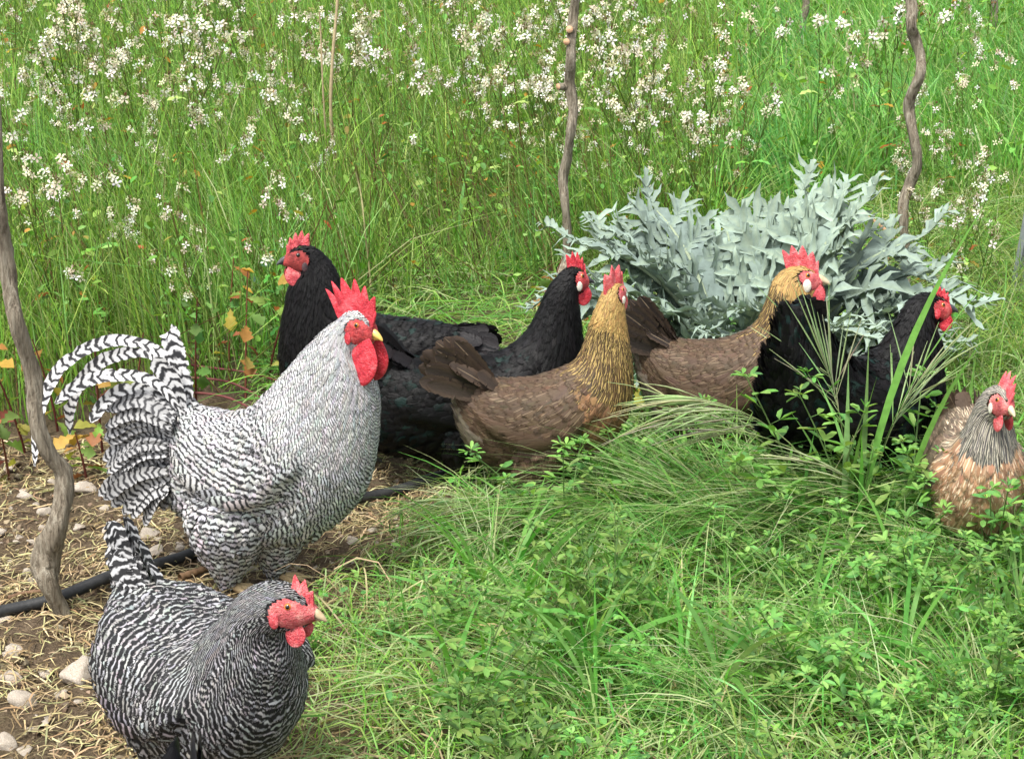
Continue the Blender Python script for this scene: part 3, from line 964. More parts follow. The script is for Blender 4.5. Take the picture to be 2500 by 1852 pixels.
# --- barred rooster
def rooster():
    foot = (640, 1440); yaw = radians(-14)
    rows = [(850, 980, 830, 1180, 40), (905, 850, 860, 1320, 105), (1000, 850, 960, 1400, 150), (1120, 872, 1100, 1440, 185),
            (1230, 848, 1290, 1470, 205), (1320, 780, 1500, 1460, 212), (1400, 690, 1700, 1360, 206), (1460, 620, 1840, 1190, 190),
            (1510, 560, 1895, 1010, 168), (1560, 500, 1912, 850, 146), (1620, 435, 1912, 715, 122), (1680, 380, 1872, 605, 98),
            (1730, 335, 1835, 525, 80), (1780, 298, 1842, 475, 68), (1850, 292, 1882, 455, 58), (1900, 330, 1912, 432, 44), (1925, 370, 1928, 412, 24)]
    g, st = px_profile(foot, rows, yaw, 2.065, (0, 600))
    white = (0.51, 0.51, 0.51)
    def colour(u, d, z, rng):
        c = jitter(white, len(u), rng, 0.05)
        return c
    def tail(lf, rng):
        out = []
        def cv(pts, yoff=0.0, ysp=0.0, n=26):
            p = catmull(px_curve(g, pts, yaw, 2.065, (0, 600)), n)
            t = np.linspace(0, 1, n)
            p[:, 1] += yoff + ysp * t
            return p
        side = np.array([0.25, 1.0, 0.25])
        S = np.array([0.9, -0.45, 0.9])
        main = [([(930, 830), (880, 640), (790, 545), (620, 505), (450, 550), (310, 655), (225, 800), (190, 960), (185, 1160)], 0.024, -0.012, -0.05),
                ([(930, 850), (830, 680), (680, 610), (520, 640), (380, 710), (280, 820), (215, 960), (200, 1110)], 0.026, 0.012, 0.05),
                ([(940, 860), (850, 720), (720, 660), (560, 665), (430, 720), (340, 800)], 0.024, -0.03, -0.06),
                ([(935, 850), (900, 700), (860, 590), (830, 490), (822, 475)], 0.040, 0.006, 0.0),
                ([(925, 850), (880, 720), (830, 640), (790, 580)], 0.036, -0.012, -0.02),
                ([(900, 880), (780, 760), (660, 740), (570, 790), (520, 860), (505, 900)], 0.024, -0.02, -0.05),
                ([(900, 880), (790, 790), (690, 770), (610, 810), (540, 880), (515, 960)], 0.024, 0.03, 0.04)]
        for pts, w, y0, ys in main:
            out.append((cv(pts, y0, ys), w, np.array([0.15, -1.0, 0.3]), 0.020, (0.72, 0.72, 0.72)))
        # lesser sickles and tail coverts: drooping cascade
        k = 84
        for i in range(k):
            f = (i + rng.random() * 0.8) / k
            rx, ry = np.interp(f, [0, 0.5, 1], [930, 890, 900]), np.interp(f, [0, 0.5, 1], [850, 1000, 1240])
            ex = np.interp(f, [0, 0.2, 0.5, 0.75, 0.9, 1], [560, 545, 505, 530, 640, 800]) + rng.normal() * 22
            ey = np.interp(f, [0, 0.2, 0.5, 0.75, 0.9, 1], [830, 960, 1180, 1340, 1400, 1400]) + rng.normal() * 22
            sh = rng.uniform(0.55, 1.0) if i % 3 else 1.0
            ex, ey = rx + (ex - rx) * sh, ry + (ey - ry) * sh
            mx, my = rx * 0.5 + ex * 0.5, ry * 0.5 + ey * 0.5 - np.interp(f, [0, 1], [75, 40]) * sh
            p = catmull(px_curve(g, [(rx, ry), (mx, my), (ex, ey)], yaw, 2.065, (0, 600)), 16)
            t = np.linspace(0, 1, 16)
            y0 = rng.choice([-1, -1, 1]) * rng.uniform(0.015, 0.062)
            p[:, 1] += y0 * (1 - 0.25 * t)
            out.append((p, rng.uniform(0.022, 0.032), np.array([0.35 * rng.normal(), -1.0, 0.35 + 0.35 * rng.normal()]), rng.uniform(0.012, 0.016), tuple(np.full(3, rng.uniform(0.30, 0.58)))))
        return out
    place(dict(name='rooster', label='large barred grey and white rooster with tall red comb and arching tail', cat='rooster', seed=3,
               loc=(g[0], g[1], 0), yaw=yaw, st=st, turn=radians(-18), wing=0.020, kind='barred', skin=white, big=True,
               m_under=simple_mat('rooster_down', (0.30, 0.30, 0.31), (0.45, 0.45, 0.46), 60, 0.9, 0.1, 0.4),
               m_body=M_F_BARL, m_hackle=M_F_BARH, m_wing=M_F_BARL, m_tail=M_F_BARL, m_comb=M_COMB, m_face=M_FACE, m_beak=M_BEAKY,
               m_lobe=M_COMB, m_shank=M_SHANK, comb=dict(h=0.060, n=7, t=0.009, u0=11.8, u1=15.7, back=0.25, rear=1.7), wattle=1.25, lobe=0.2,
               colour=colour, period=const_period(0.0088, 0.0078, 0.0098), tail=tail, hack0=6.2, hackfront=2.2, legx=0.0, thigh=1.35, hock=0.36, legdx=0.035,
               flen=1.0, dens=0.88, uface=12.75, slope=1.0))
rooster()

# --- generic hen outline (metres, feet at the origin)
GEN = np.array([(-.205, .300, -.21, .27, .012), (-.175, .325, -.185, .22, .045), (-.12, .328, -.135, .165, .076), (-.06, .322, -.06, .13, .096),
                (0, .318, .03, .122, .104), (.04, .322, .11, .14, .104), (.07, .332, .165, .18, .096), (.09, .348, .19, .23, .083),
                (.105, .366, .196, .28, .067), (.117, .386, .192, .32, .053), (.128, .406, .184, .348, .043), (.142, .426, .18, .368, .035),
                (.157, .44, .184, .378, .029), (.176, .447, .190, .382, .0255), (.196, .445, .202, .387, .0225), (.211, .432, .213, .397, .016), (.219, .42, .22, .405, .008)])

def hen_common(**k):
    base = dict(name='hen', cat='hen', kind='hen', skin=(0.1, 0.1, 0.1), m_comb=M_COMB, m_face=M_FACE, m_beak=M_BEAKH, m_lobe=M_COMB, m_shank=M_SHANK,
                comb=dict(h=0.030, n=5, t=0.006), wattle=0.48)
    base.update(k)
    return base

# --- barred hen in front
def barred_hen():
    g = ground_pt(507, 1985)
    st = GEN.copy()
    # full, heavy hen, neck drawn in and stretched forward
    st[:, 4] *= np.interp(np.arange(17), [0, 3, 7, 10, 16], [0.95, 0.99, 1.02, 1.06, 1.06])
    k = np.interp(np.arange(17), [0, 6, 9, 13, 16], [0, 0, 0.002, -0.006, -0.008])
    st[:, 1] += k; st[:, 3] += k * 1.0
    xk = np.interp(np.arange(17), [0, 7, 13, 16], [0, 0, 0.012, 0.016])
    st[:, 0] += xk; st[:, 2] += xk
    st[:9, 0] *= 0.93; st[:9, 2] *= 0.95; hx = np.interp(np.arange(17), [0, 12, 16], [0, 0, 0.014]); st[:, 0] += hx; st[:, 2] += hx
    def colour(u, d, z, rng):
        return jitter((0.33, 0.33, 0.33), len(u), rng, 0.14)
    def barred_tail(lf, rng):
        # tail seen from the front: a narrow upright bundle, broad coverts over its root
        out = []
        for i in range(15):
            a = rng.uniform(-1, 1); k = 1.0 if i < 6 else rng.uniform(0.35, 0.9)
            el = radians(72) + rng.normal() * 0.06
            b = lf.pt(1.4 + 1.0 * (1 - k), a * (0.16 + 0.2 * (1 - k))) + np.array([0.0, 0, -0.015])
            d = np.array([-cos(el), a * 0.03, sin(el)])
            t = np.linspace(0, 1, 12)[:, None]
            p = b + d * (0.108 * k * t) + np.array([-1, 0, -0.1]) * (0.02 * t ** 2) + np.array([0.006 * (1 - k), a * 0.010, 0])
            out.append((p, 0.031, np.array([0.95, a * 0.8 + 0.1, 0.3]), 0.0155, (0.44, 0.44, 0.44)))
        return out
    place(hen_common(label='dark barred black and white hen in the foreground, cut by the bottom edge', seed=5, loc=(g[0], g[1], 0), yaw=radians(-46), st=st,
                     turn=radians(30), wing=0.024, big=True,
                     m_under=simple_mat('barred_hen_down', (0.05, 0.05, 0.05), (0.12, 0.12, 0.12), 60, 0.9, 0.1, 0.4),
                     m_body=M_F_BARD, m_hackle=M_F_BARD, m_wing=M_F_BARD, m_tail=M_F_BARD, m_comb=M_COMBP, m_face=M_FACEP, m_beak=M_BEAKH, m_lobe=M_COMBP,
                     comb=dict(h=0.027, n=3, t=0.008, u0=14.0, u1=15.85, back=0.0, rear=0.3), wattle=0.5, lobe=0.22,
                     colour=colour, period=const_period(0.0108, 0.0098, 0.0115), tail=barred_tail,
                     dens=0.85, legx=0.0, slope=0.45))
barred_hen()

def black_colour(u, d, z, rng):
    c = jitter((0.0055, 0.0053, 0.0056), len(u), rng, 0.3)
    g = rng.random(len(u)) < 0.14
    g &= (z != 1)
    c[g] = jitter((0.007, 0.016, 0.014), int(g.sum()), rng, 0.3)  # green sheen painted into the base colour of some feathers
    return c
def no_period(u, d, z):
    return np.full(len(u), 0.02)
M_BLACKDOWN = simple_mat('black_down', (0.008, 0.008, 0.009), (0.015, 0.015, 0.016), 60, 0.9, 0.1, 0.4)
BLACK = dict(m_under=M_BLACKDOWN, m_body=M_F_BLACK, m_hackle=M_F_BLACK, m_wing=M_F_BLACK, m_tail=M_F_BLACK, colour=black_colour, period=no_period,
             m_beak=M_BEAKD, m_shank=M_SHANKD)
blk = lambda r: (0.010 + 0.004 * r.random(), 0.011, 0.012)

# --- black hen looking left, behind the rooster
def black_hen_left():
    foot = (880, 1150)
    rows = [(1470, 830, 1460, 900, 25), (1340, 760, 1310, 960, 85), (1190, 712, 1130, 1150, 150), (1010, 690, 960, 1330, 190),
            (860, 672, 710, 1420, 205), (730, 655, 470, 1400, 205), (630, 622, 270, 1290, 190), (565, 572, 140, 1120, 170),
            (522, 512, 95, 930, 148), (500, 452, 105, 730, 124), (478, 390, 135, 570, 100), (438, 312, 152, 470, 80),
            (380, 242, 190, 420, 68), (305, 192, 225, 385, 60), (225, 180, 178, 352, 54), (165, 212, 133, 322, 40), (124, 250, 112, 300, 22)]
    g, st = px_profile(foot, rows, 0.0, 2.753, (650, 540), True)
    place(hen_common(label='black hen looking left behind the rooster', seed=8, loc=(g[0], g[1], 0), yaw=pi, st=st, turn=radians(12),
                     comb=dict(h=0.034, n=5, t=0.007, u0=13.2, u1=15.7, back=0.1), m_comb=M_COMBP, m_face=M_FACED, m_lobe=M_LOBED, lobe=0.2, wattle=0.62,
                     m_iris=M_IRISD, tail=hen_tail(blk, 0.11, -22, 2, 10, 0.036, 1.3, 0.02, 0.25, 0.1), **BLACK))
black_hen_left()

# --- black hen looking right, behind the brown hen
def black_hen_mid():
    foot = (1150, 1185)
    rows = [(915, 905, 905, 960, 14), (945, 880, 905, 1050, 40), (1005, 872, 950, 1095, 60), (1080, 884, 1040, 1110, 73), (1160, 884, 1160, 1118, 79),
            (1220, 872, 1280, 1108, 79), (1260, 850, 1375, 1060, 74), (1285, 825, 1415, 990, 66), (1302, 800, 1426, 920, 56), (1315, 775, 1424, 862, 47),
            (1328, 745, 1418, 808, 39), (1345, 712, 1412, 765, 32), (1365, 686, 1412, 740, 26), (1390, 669, 1420, 736, 23), (1413, 669, 1432, 730, 20),
            (1429, 681, 1440, 722, 15), (1439, 693, 1443, 713, 8)]
    g, st = px_profile(foot, rows, radians(8))
    place(hen_common(label='black hen with white ear lobe looking right, behind the front brown hen', seed=9, loc=(g[0], g[1], 0), yaw=radians(8), st=st, turn=radians(15),
                     comb=dict(h=0.036, n=5, t=0.006, u0=12.9, u1=15.7, back=0.2), m_face=M_FACE, m_lobe=M_LOBEW, lobe=0.2, wattle=0.6,
                     tail=hen_tail(blk, 0.12, 18, 55, 12, 0.036, 1.2), **BLACK))
black_hen_mid()

# --- black hen at the right, rump towards us
def black_hen_right():
    foot = (2090, 1275)
    rows = [(1925, 752, 1900, 778, 22), (1962, 742, 1868, 900, 48), (2000, 800, 1862, 1040, 76), (2050, 872, 1965, 1135, 92), (2095, 900, 2090, 1165, 95),
            (2130, 893, 2180, 1165, 90), (2155, 876, 2250, 1130, 82), (2175, 853, 2295, 1070, 71), (2190, 830, 2308, 1000, 60), (2203, 808, 2304, 930, 50),
            (2216, 787, 2302, 880, 41), (2232, 765, 2292, 840, 33), (2252, 750, 2290, 822, 27), (2275, 746, 2300, 818, 23), (2300, 752, 2318, 812, 19),
            (2318, 765, 2328, 800, 13), (2327, 775, 2331, 792, 6)]
    g, st = px_profile(foot, rows, radians(18))
    place(hen_common(label='black hen with raised rounded tail at the right, looking right', seed=10, loc=(g[0], g[1], 0), yaw=radians(18), st=st, turn=radians(-14),
                     comb=dict(h=0.022, n=5, t=0.006, u0=13.5, u1=15.7, back=0.0), m_face=M_FACE, m_lobe=M_COMB, lobe=0.2, wattle=0.5, fluff=1.6,
                     tail=hen_tail(blk, 0.035, 60, 85, 8, 0.036, 1.0, 0.02, 0.15, 0.05, 0.2), **BLACK))
black_hen_right()

# --- brown hens with golden hackle
def brown_colour(u, d, z, rng):
    n = len(u)
    c = jitter((0.078, 0.049, 0.029), n, rng, 0.10)
    fr = (z == 0) & (u > 6.0) & (d > 60)
    c[fr] = jitter((0.20, 0.105, 0.050), int(fr.sum()), rng, 0.2)
    low = (z == 0) & (d > 115) & (u < 2.3)
    c[low] = jitter((0.20, 0.165, 0.125), int(low.sum()), rng, 0.2)
    h = z == 1
    c[h] = jitter((0.075, 0.045, 0.02), int(h.sum()), rng, 0.3)
    top = h & (u > 11.2)
    c[top] = jitter((0.32, 0.19, 0.065), int(top.sum()), rng, 0.15)
    return c
M_BROWNDOWN = simple_mat('brown_down', (0.07, 0.045, 0.03), (0.13, 0.09, 0.06), 60, 0.9, 0.1, 0.4)
brn = lambda r: tuple(np.array((0.075, 0.05, 0.033)) * (0.7 + 0.6 * r.random()))
BROWN = dict(m_under=M_BROWNDOWN, m_body=M_F_BROWN, m_hackle=M_F_GOLD, m_wing=M_F_BROWN, m_tail=M_F_BROWN, colour=brown_colour, period=no_period)

def brown_hen_front():
    foot = (1330, 1270)
    rows = [(160, 840, 145, 905, 25), (235, 795, 190, 1080, 78), (340, 785, 280, 1220, 126), (470, 795, 430, 1310, 166), (600, 790, 620, 1330, 187),
            (700, 766, 820, 1290, 190), (770, 740, 980, 1200, 180), (830, 708, 1100, 1080, 163), (865, 662, 1155, 960, 138), (890, 605, 1168, 820, 116),
            (910, 540, 1162, 690, 97), (928, 465, 1143, 565, 82), (965, 365, 1133, 440, 68), (1015, 290, 1138, 385, 56), (1080, 262, 1148, 365, 47),
            (1135, 275, 1158, 345, 32), (1158, 295, 1164, 328, 16)]
    g, st = px_profile(foot, rows, radians(6), 2.36, (1050, 580))
    place(hen_common(label='brown hen with golden neck in the middle, head turned away', seed=12, loc=(g[0], g[1], 0), yaw=radians(6), st=st, turn=radians(42),
                     comb=dict(h=0.042, n=4, t=0.008, u0=12.6, u1=15.7, back=0.1), m_comb=M_COMBP, m_face=M_FACEP, m_lobe=M_LOBEW, lobe=0.2, wattle=0.6,
                     tail=hen_tail(lambda r: tuple(np.array((0.040, 0.028, 0.021)) * (0.6 + 0.8 * r.random())), 0.135, 22, 52, 16, 0.036, 1.4, 0.02, 0.20, 0.15), hack0=7.2, hackfront=1.2, fluff=0.7, dens=0.85, flen=0.9, fwid=0.85, **BROWN))
brown_hen_front()

def brown_hen_back():
    foot = (1770, 1180)
    rows = [(1560, 845, 1552, 875, 12), (1592, 838, 1567, 950, 35), (1640, 843, 1610, 1035, 56), (1700, 850, 1680, 1075, 71), (1760, 847, 1780, 1082, 79),
            (1800, 836, 1880, 1058, 79), (1830, 820, 1950, 1010, 74), (1850, 800, 1988, 950, 66), (1862, 775, 2003, 890, 56), (1872, 748, 2004, 840, 46),
            (1881, 722, 2000, 796, 39), (1892, 699, 1991, 762, 33), (1908, 681, 1990, 740, 27), (1932, 668, 1992, 730, 23), (1960, 665, 1998, 722, 20),
            (1986, 676, 2005, 712, 14), (2001, 689, 2007, 705, 7)]
    g, st = px_profile(foot, rows, 0.0)
    place(hen_common(label='brown hen with golden neck farther back, partly behind the black hen', seed=13, loc=(g[0], g[1], 0), yaw=0.0, st=st, turn=radians(-10),
                     comb=dict(h=0.046, n=5, t=0.007, u0=12.5, u1=15.7, back=0.25, rear=0.9), m_comb=M_COMBP, m_face=M_FACEP, m_lobe=M_LOBEW, lobe=0.24, wattle=0.66,
                     tail=hen_tail(lambda r: tuple(np.array((0.03, 0.022, 0.018)) * (0.7 + 0.6 * r.random())), 0.125, 28, 62, 14, 0.036, 1.3, 0.02, 0.2, 0.2), hack0=7.0, hackfront=1.2, fluff=0.7, dens=0.85, flen=0.9, fwid=0.85, **BROWN))
brown_hen_back()

# --- young salmon-breasted hen at the right edge
def salmon_hen():
    g = ground_pt(2352, 1390)
    st = GEN.copy()
    st[:, :4] *= 0.93; st[:, 4] *= 0.76
    up = np.interp(np.arange(17), [0, 6, 11, 16], [-0.02, 0, 0.022, 0.024]); st[:, 1] += up; st[:, 3] += up
    def colour(u, d, z, rng):
        n = len(u)
        c = jitter((0.14, 0.105, 0.075), n, rng, 0.2)
        fr = (z == 0) & (u > 4.0) & (d > 70)
        c[fr] = jitter((0.36, 0.20, 0.115), int(fr.sum()), rng, 0.2)
        h = z == 1
        c[h] = jitter((0.09, 0.085, 0.08), int(h.sum()), rng, 0.3)
        return c
    place(hen_common(label='small salmon-breasted hen with silver neck at the right edge', seed=15, loc=(g[0], g[1], 0), yaw=radians(-98), st=st, turn=radians(24), flen=1.25, fwid=0.62, slope=0.2, dens=0.8,
                     comb=dict(h=0.032, n=5, t=0.007, u0=12.9, u1=15.8, back=0.1, flop=0.5), m_comb=M_COMBP, m_face=M_FACEP, m_lobe=M_LOBEW, lobe=0.2, wattle=0.55,
                     m_under=M_BROWNDOWN, m_body=M_F_SALM, m_hackle=M_F_SILV, m_wing=M_F_BROWN, m_tail=M_F_BROWN, colour=colour, period=no_period,
                     tail=hen_tail(brn, 0.08, 5, 25, 10, 0.034, 1.2), hack0=8.8, hackfront=0.6))
salmon_hen()

# --- dark hen below the frame, only the tail tip shows
def dark_hen():
    Yt = [v for v in np.linspace(1.2, 2.0, 400) if plane_pt(465, 1808, v)[2] > 0.43][-1]      # where a 0.43 m high tail tip shows
    t = plane_pt(465, 1808, Yt)
    st = GEN.copy()
    place(hen_common(label='dark grey hen of which only the tail tip shows at the bottom edge', seed=17, loc=(t[0], Yt - 0.245, 0.0), yaw=radians(-90), st=st,
                     tail=hen_tail(lambda r: (0.022, 0.022, 0.024), 0.165, 64, 72, 6, 0.056, 1.2, 0.02, 0.03, 0.1, 0.05), **BLACK))
dark_hen()

# ------------------------------------------------------------------ vegetation and ground things
FL_X = [-600, 0, 250, 600, 700, 850, 950, 1300, 1420, 1750, 1850, 2500, 3200]
FL_Y = [1080, 1050, 1005, 965, 930, 850, 770, 735, 720, 690, 560, 510, 490]
def gpx(x, y):
    return proj(np.stack([x, y, np.zeros_like(x)], -1))

def inpoly(px, py, poly):
    r = np.zeros(px.shape, bool)
    n = len(poly)
    for i in range(n):
        x0, y0 = poly[i]; x1, y1 = poly[(i + 1) % n]
        c = ((y0 > py) != (y1 > py)) & (px < (x1 - x0) * (py - y0) / (y1 - y0 + 1e-9) + x0)
        r ^= c
    return r
SOIL = [(-900, 1090), (300, 1060), (620, 1130), (960, 1110), (1150, 1175), (1070, 1300), (920, 1410), (760, 1540), (720, 1700), (690, 2300), (-900, 2300)]

def vnoise(x, y, s=1.0, seed=0):
    return (np.sin(x * 2.3 * s + seed) * np.cos(y * 1.9 * s + 1.7 * seed) + np.sin(x * 4.9 * s - y * 3.7 * s + 2.1 * seed) * 0.6 + np.cos(y * 7.1 * s + x * 6.3 * s + seed) * 0.4) / 2.0

def free_of_birds(x, y, k=1.0):
    ok = np.ones(len(x), bool)
    for bx, by, r in BIRD_SPOTS:
        ok &= ((x - bx) / (r * 1.15 * k)) ** 2 + ((y - by) / (r * 0.75 * k)) ** 2 > 1
    return ok

def scatter(per_m2, xr, yr, mask, rng, view=True):
    n = int(per_m2 * (xr[1] - xr[0]) * (yr[1] - yr[0]))
    x = rng.uniform(*xr, n); y = rng.uniform(*yr, n)
    px, py = gpx(x, y)
    ok = mask(px, py, x, y)
    if view: ok &= (px > -480) & (px < 2980) & (py < 2250)
    return x[ok], y[ok], px[ok], py[ok]

# height limit for what grows in front of the birds: lowest allowed photo row of the top
TL_X = [0, 700, 820, 1000, 1120, 1300, 1420, 1500, 1700, 1900, 2080, 2260, 2300, 2420, 2500]
TL_Y = [1500, 1480, 1330, 1200, 1120, 1110, 1060, 1020, 1000, 1010, 1000, 1060, 1130, 1190, 1150]
def cap_height(x, y, h, slack=0.0):
    """plants growing nearer than the birds stay below the visible parts of the birds"""
    px, py = gpx(x, y)
    lim = np.interp(px, TL_X, TL_Y) - slack
    fr = py > 1120
    # metres of height between the ground row and the limit row
    v = (py - lim)
    dep = np.sqrt(x ** 2 + y ** 2 + CAMH ** 2)
    hm = np.maximum(v, 6) * dep / FPX / 0.90
    return np.where(fr, np.minimum(h, hm), h)

def pick(cols, n, rng, v=0.15):
    c = np.array(cols)[rng.integers(0, len(cols), n)]
    return np.clip(c * (1 + v * rng.standard_normal((n, 1))) * (1 + 0.05 * rng.standard_normal((n, 3))), 0.004, 0.9)

G_FIELD = [(0.19, 0.37, 0.055), (0.235, 0.42, 0.07), (0.14, 0.30, 0.05), (0.33, 0.47, 0.12), (0.10, 0.23, 0.04)]
G_LUSH = [(0.13, 0.34, 0.06), (0.17, 0.39, 0.08), (0.10, 0.27, 0.055), (0.25, 0.44, 0.12)]
G_PALE = [(0.36, 0.44, 0.19), (0.43, 0.48, 0.24), (0.29, 0.40, 0.15)]
G_STRAW = [(0.38, 0.29, 0.16), (0.46, 0.37, 0.22), (0.28, 0.20, 0.11), (0.36, 0.33, 0.16), (0.22, 0.15, 0.08)]

def grass_blades(x, y, h, w, bend, col, rng, K=4, az=None, azs=None):
    n = len(x)
    az = rng.uniform(0, 2 * pi, n) if az is None else az
    t = np.linspace(0, 1, K)[None, :]
    hz = h[:, None] * bend[:, None] * t ** 1.8
    vz = h[:, None] * (t - 0.42 * bend[:, None] * t ** 2.2)
    P = np.stack([x[:, None] + np.cos(az)[:, None] * hz, y[:, None] + np.sin(az)[:, None] * hz, gz(x, y)[:, None] - 0.005 + vz], -1)
    wd = w[:, None] * np.interp(t[0], [0, 0.35, 0.75, 1], [0.7, 1, 0.7, 0.06])[None]
    a2 = az + pi / 2 + rng.normal(0, 0.7, n)
    side = np.stack([np.cos(a2), np.sin(a2), 0.15 * rng.standard_normal(n)], -1)
    return strips(P, wd, nrm(side), col)

def lying(x, y, ln, w, col, rng, zmax=0.03, K=5, curl=0.5, z0=0.003):
    n = len(x)
    az = rng.uniform(0, 2 * pi, n)
    k = rng.normal(0, curl, n)
    t = np.linspace(-0.5, 0.5, K)[None]
    a = az[:, None] + k[:, None] * t
    px = x[:, None] + ln[:, None] * t * np.cos(a)
    py = y[:, None] + ln[:, None] * t * np.sin(a)
    z1 = rng.random(n) ** 1.5 * zmax; tl = rng.normal(0, 1, n) * zmax * 0.5
    pz = gz(px, py) + z0 + z1[:, None] * (1 - 2.2 * t ** 2) + tl[:, None] * t
    pz = np.maximum(pz, gz(px, py) + 0.001)
    P = np.stack([px, py, pz], -1)
    wd = w[:, None] * np.interp(t[0], [-0.5, -0.3, 0.3, 0.5], [0.6, 1, 1, 0.4])[None]
    side = np.stack([-np.sin(az), np.cos(az), rng.normal(0, 0.5, n)], -1)
    return strips(P, wd, nrm(side), col)

LEAFLET_V = np.array([(0, 0, 0), (.42, .5, .10), (.82, .42, .09), (1, 0, .02), (.82, -.42, .09), (.42, -.5, .10), (.42, 0, 0), (.82, 0, .02)])
LEAFLET_Q = [(6, 7, 2, 1), (5, 4, 7, 6)]
LEAFLET_T = [(0, 6, 1), (0, 5, 6), (7, 3, 2), (4, 3, 7)]

# ---------------- tall meadow grass behind (stuff)
def field_mask(px, py, x, y):
    return py < np.interp(px, FL_X, FL_Y)
def build_meadow():
    rng = np.random.default_rng(21)
    a = Acc()
    for (y0, y1, dn, wk) in ((3.6, 5.5, 2600, 1.0), (5.5, 8.0, 1700, 1.25), (8, 11.5, 800, 1.7), (11.5, 17, 330, 2.5)):
        xr = 0.45 * y1 + 0.3
        x, y, px, py = scatter(dn, (-xr, xr), (y0, y1), field_mask, rng)
        keep = free_of_birds(x, y, 0.8)
        # a hollow of flattened growth in the middle
        hol = np.exp(-((px - 1130) / 190) ** 2 - ((py - 680) / 130) ** 2)
        keep &= rng.random(len(x)) > hol * 0.6
        edge = np.interp(px, FL_X, FL_Y) - py
        keep &= rng.random(len(x)) < 0.45 + np.clip(edge / 120, 0, 0.55)
        cl = vnoise(x, y, 2.6, 15) + 0.6 * vnoise(x, y, 6.0, 4)
        keep &= rng.random(len(x)) < np.clip(0.72 + 0.62 * cl, 0.10, 1)
        x, y, px, py, hol, cl = x[keep], y[keep], px[keep], py[keep], hol[keep], cl[keep]
        n = len(x)
        right = px > 1780 + 120 * vnoise(x, y, 1.3, 3)
        h = np.where(right, rng.uniform(0.20, 0.46, n), rng.uniform(0.22, 0.60, n)) * (1 + 0.25 * vnoise(x, y, 0.9, 5)) * (1 - 0.55 * hol)
        w = np.where(right, rng.uniform(0.0035, 0.0078, n), rng.uniform(0.0020, 0.0048, n)) * wk
        bend = np.where(right, rng.beta(2, 2.4, n), rng.beta(1.7, 2.6, n)) * 1.15
        col = np.where(right[:, None], pick(G_LUSH, n, rng), pick(G_FIELD, n, rng))
        tone = vnoise(x, y, 1.7, 23)[:, None]
        col = col * (1 + 0.22 * cl[:, None]) * np.where(tone > 0, np.array([1.15, 1.10, 1.0]), np.array([0.82, 1.0, 1.25])) ** np.minimum(np.abs(tone) * 1.6, 1)
        h = h * (1 + 0.18 * cl)
        dry = rng.random(n) < 0.09
        col[dry] = pick(G_PALE, int(dry.sum()), rng)
        # stalks of the rocket lean to the right in places
        az = np.where(rng.random(n) < 0.5, rng.normal(2.6, 0.7, n), rng.uniform(0, 2 * pi, n))
        a.add(*(lambda r: (r[0], r[1], None, r[2]))(grass_blades(x, y, h, w, bend, col, rng, 4, az)))
    # leafless green stalks, leaning, and small broad leaves between the blades
    for (y0, y1, dn, wk) in ((3.7, 6.0, 420, 1.0), (6.0, 10, 160, 1.35), (10, 15, 50, 1.9)):
        xr = 0.45 * y1 + 0.3
        x, y, px, py = scatter(dn, (-xr, xr), (y0, y1), field_mask, rng)
        k = free_of_birds(x, y, 0.8) & (px < 1800); x, y, px = x[k], y[k], px[k]
        n = len(x)
        ln = rng.uniform(0.25, 0.60, n); tilt = np.abs(rng.normal(0.45, 0.3, n)); az = np.where(rng.random(n) < 0.65, rng.normal(pi, 0.6, n), rng.uniform(0, 6.28, n))
        t = np.linspace(0, 1, 4)[None]
        P = np.stack([x[:, None] + (np.cos(az) * np.sin(tilt) * ln)[:, None] * t, y[:, None] + (np.sin(az) * np.sin(tilt) * ln)[:, None] * t, gz(x, y)[:, None] + (np.cos(tilt) * ln)[:, None] * (t - 0.12 * t ** 2)], -1)
        V, Q, C = tubes(P, (rng.uniform(0.0011, 0.0022, n) * wk)[:, None] * np.array([1.2, 1, 0.8, 0.5])[None], pick([(0.19, 0.33, 0.06), (0.14, 0.26, 0.04), (0.26, 0.36, 0.10), (0.20, 0.13, 0.06)], n, rng), 3)
        a.add(V, Q, None, C)
        x, y, px, py = scatter(dn * 1.3, (-xr, xr), (y0, y1), field_mask, rng)
        k = free_of_birds(x, y, 0.8); x, y, px = x[k], y[k], px[k]
        n = len(x)
        z = gz(x, y) + rng.random(n) ** 1.3 * 0.42
        el = rng.uniform(-0.6, 0.9, n); az = rng.uniform(0, 6.28, n)
        d = np.stack([np.cos(az) * np.cos(el), np.sin(az) * np.cos(el), np.sin(el)], -1)
        S = rng.uniform(0.014, 0.04, n) * wk
        cc = pick(G_FIELD + G_LUSH, n, rng, 0.2)
        od = rng.random(n) < 0.05 * np.interp(px, [0, 700, 1500, 1800], [1.6, 1.4, 1, 0.6])
        cc[od] = pick([(0.44, 0.25, 0.04), (0.40, 0.13, 0.045), (0.36, 0.31, 0.07)], int(od.sum()), rng)
        V, Q, T, C = stamp(LEAFLET_V, LEAFLET_Q, LEAFLET_T, frames(d, rng.normal(0, 0.6, n)), np.stack([S, S * rng.uniform(0.3, 0.6, n), S], -1), np.stack([x, y, z], -1), cc)
        a.add(V, Q, T, C)
    o = obj('meadow_grass', a.mesh('meadow_grass', M_GRASS))
    tag(o, 'tall green meadow grass filling the ground behind the hens', 'grass', kind='stuff')
build_meadow()

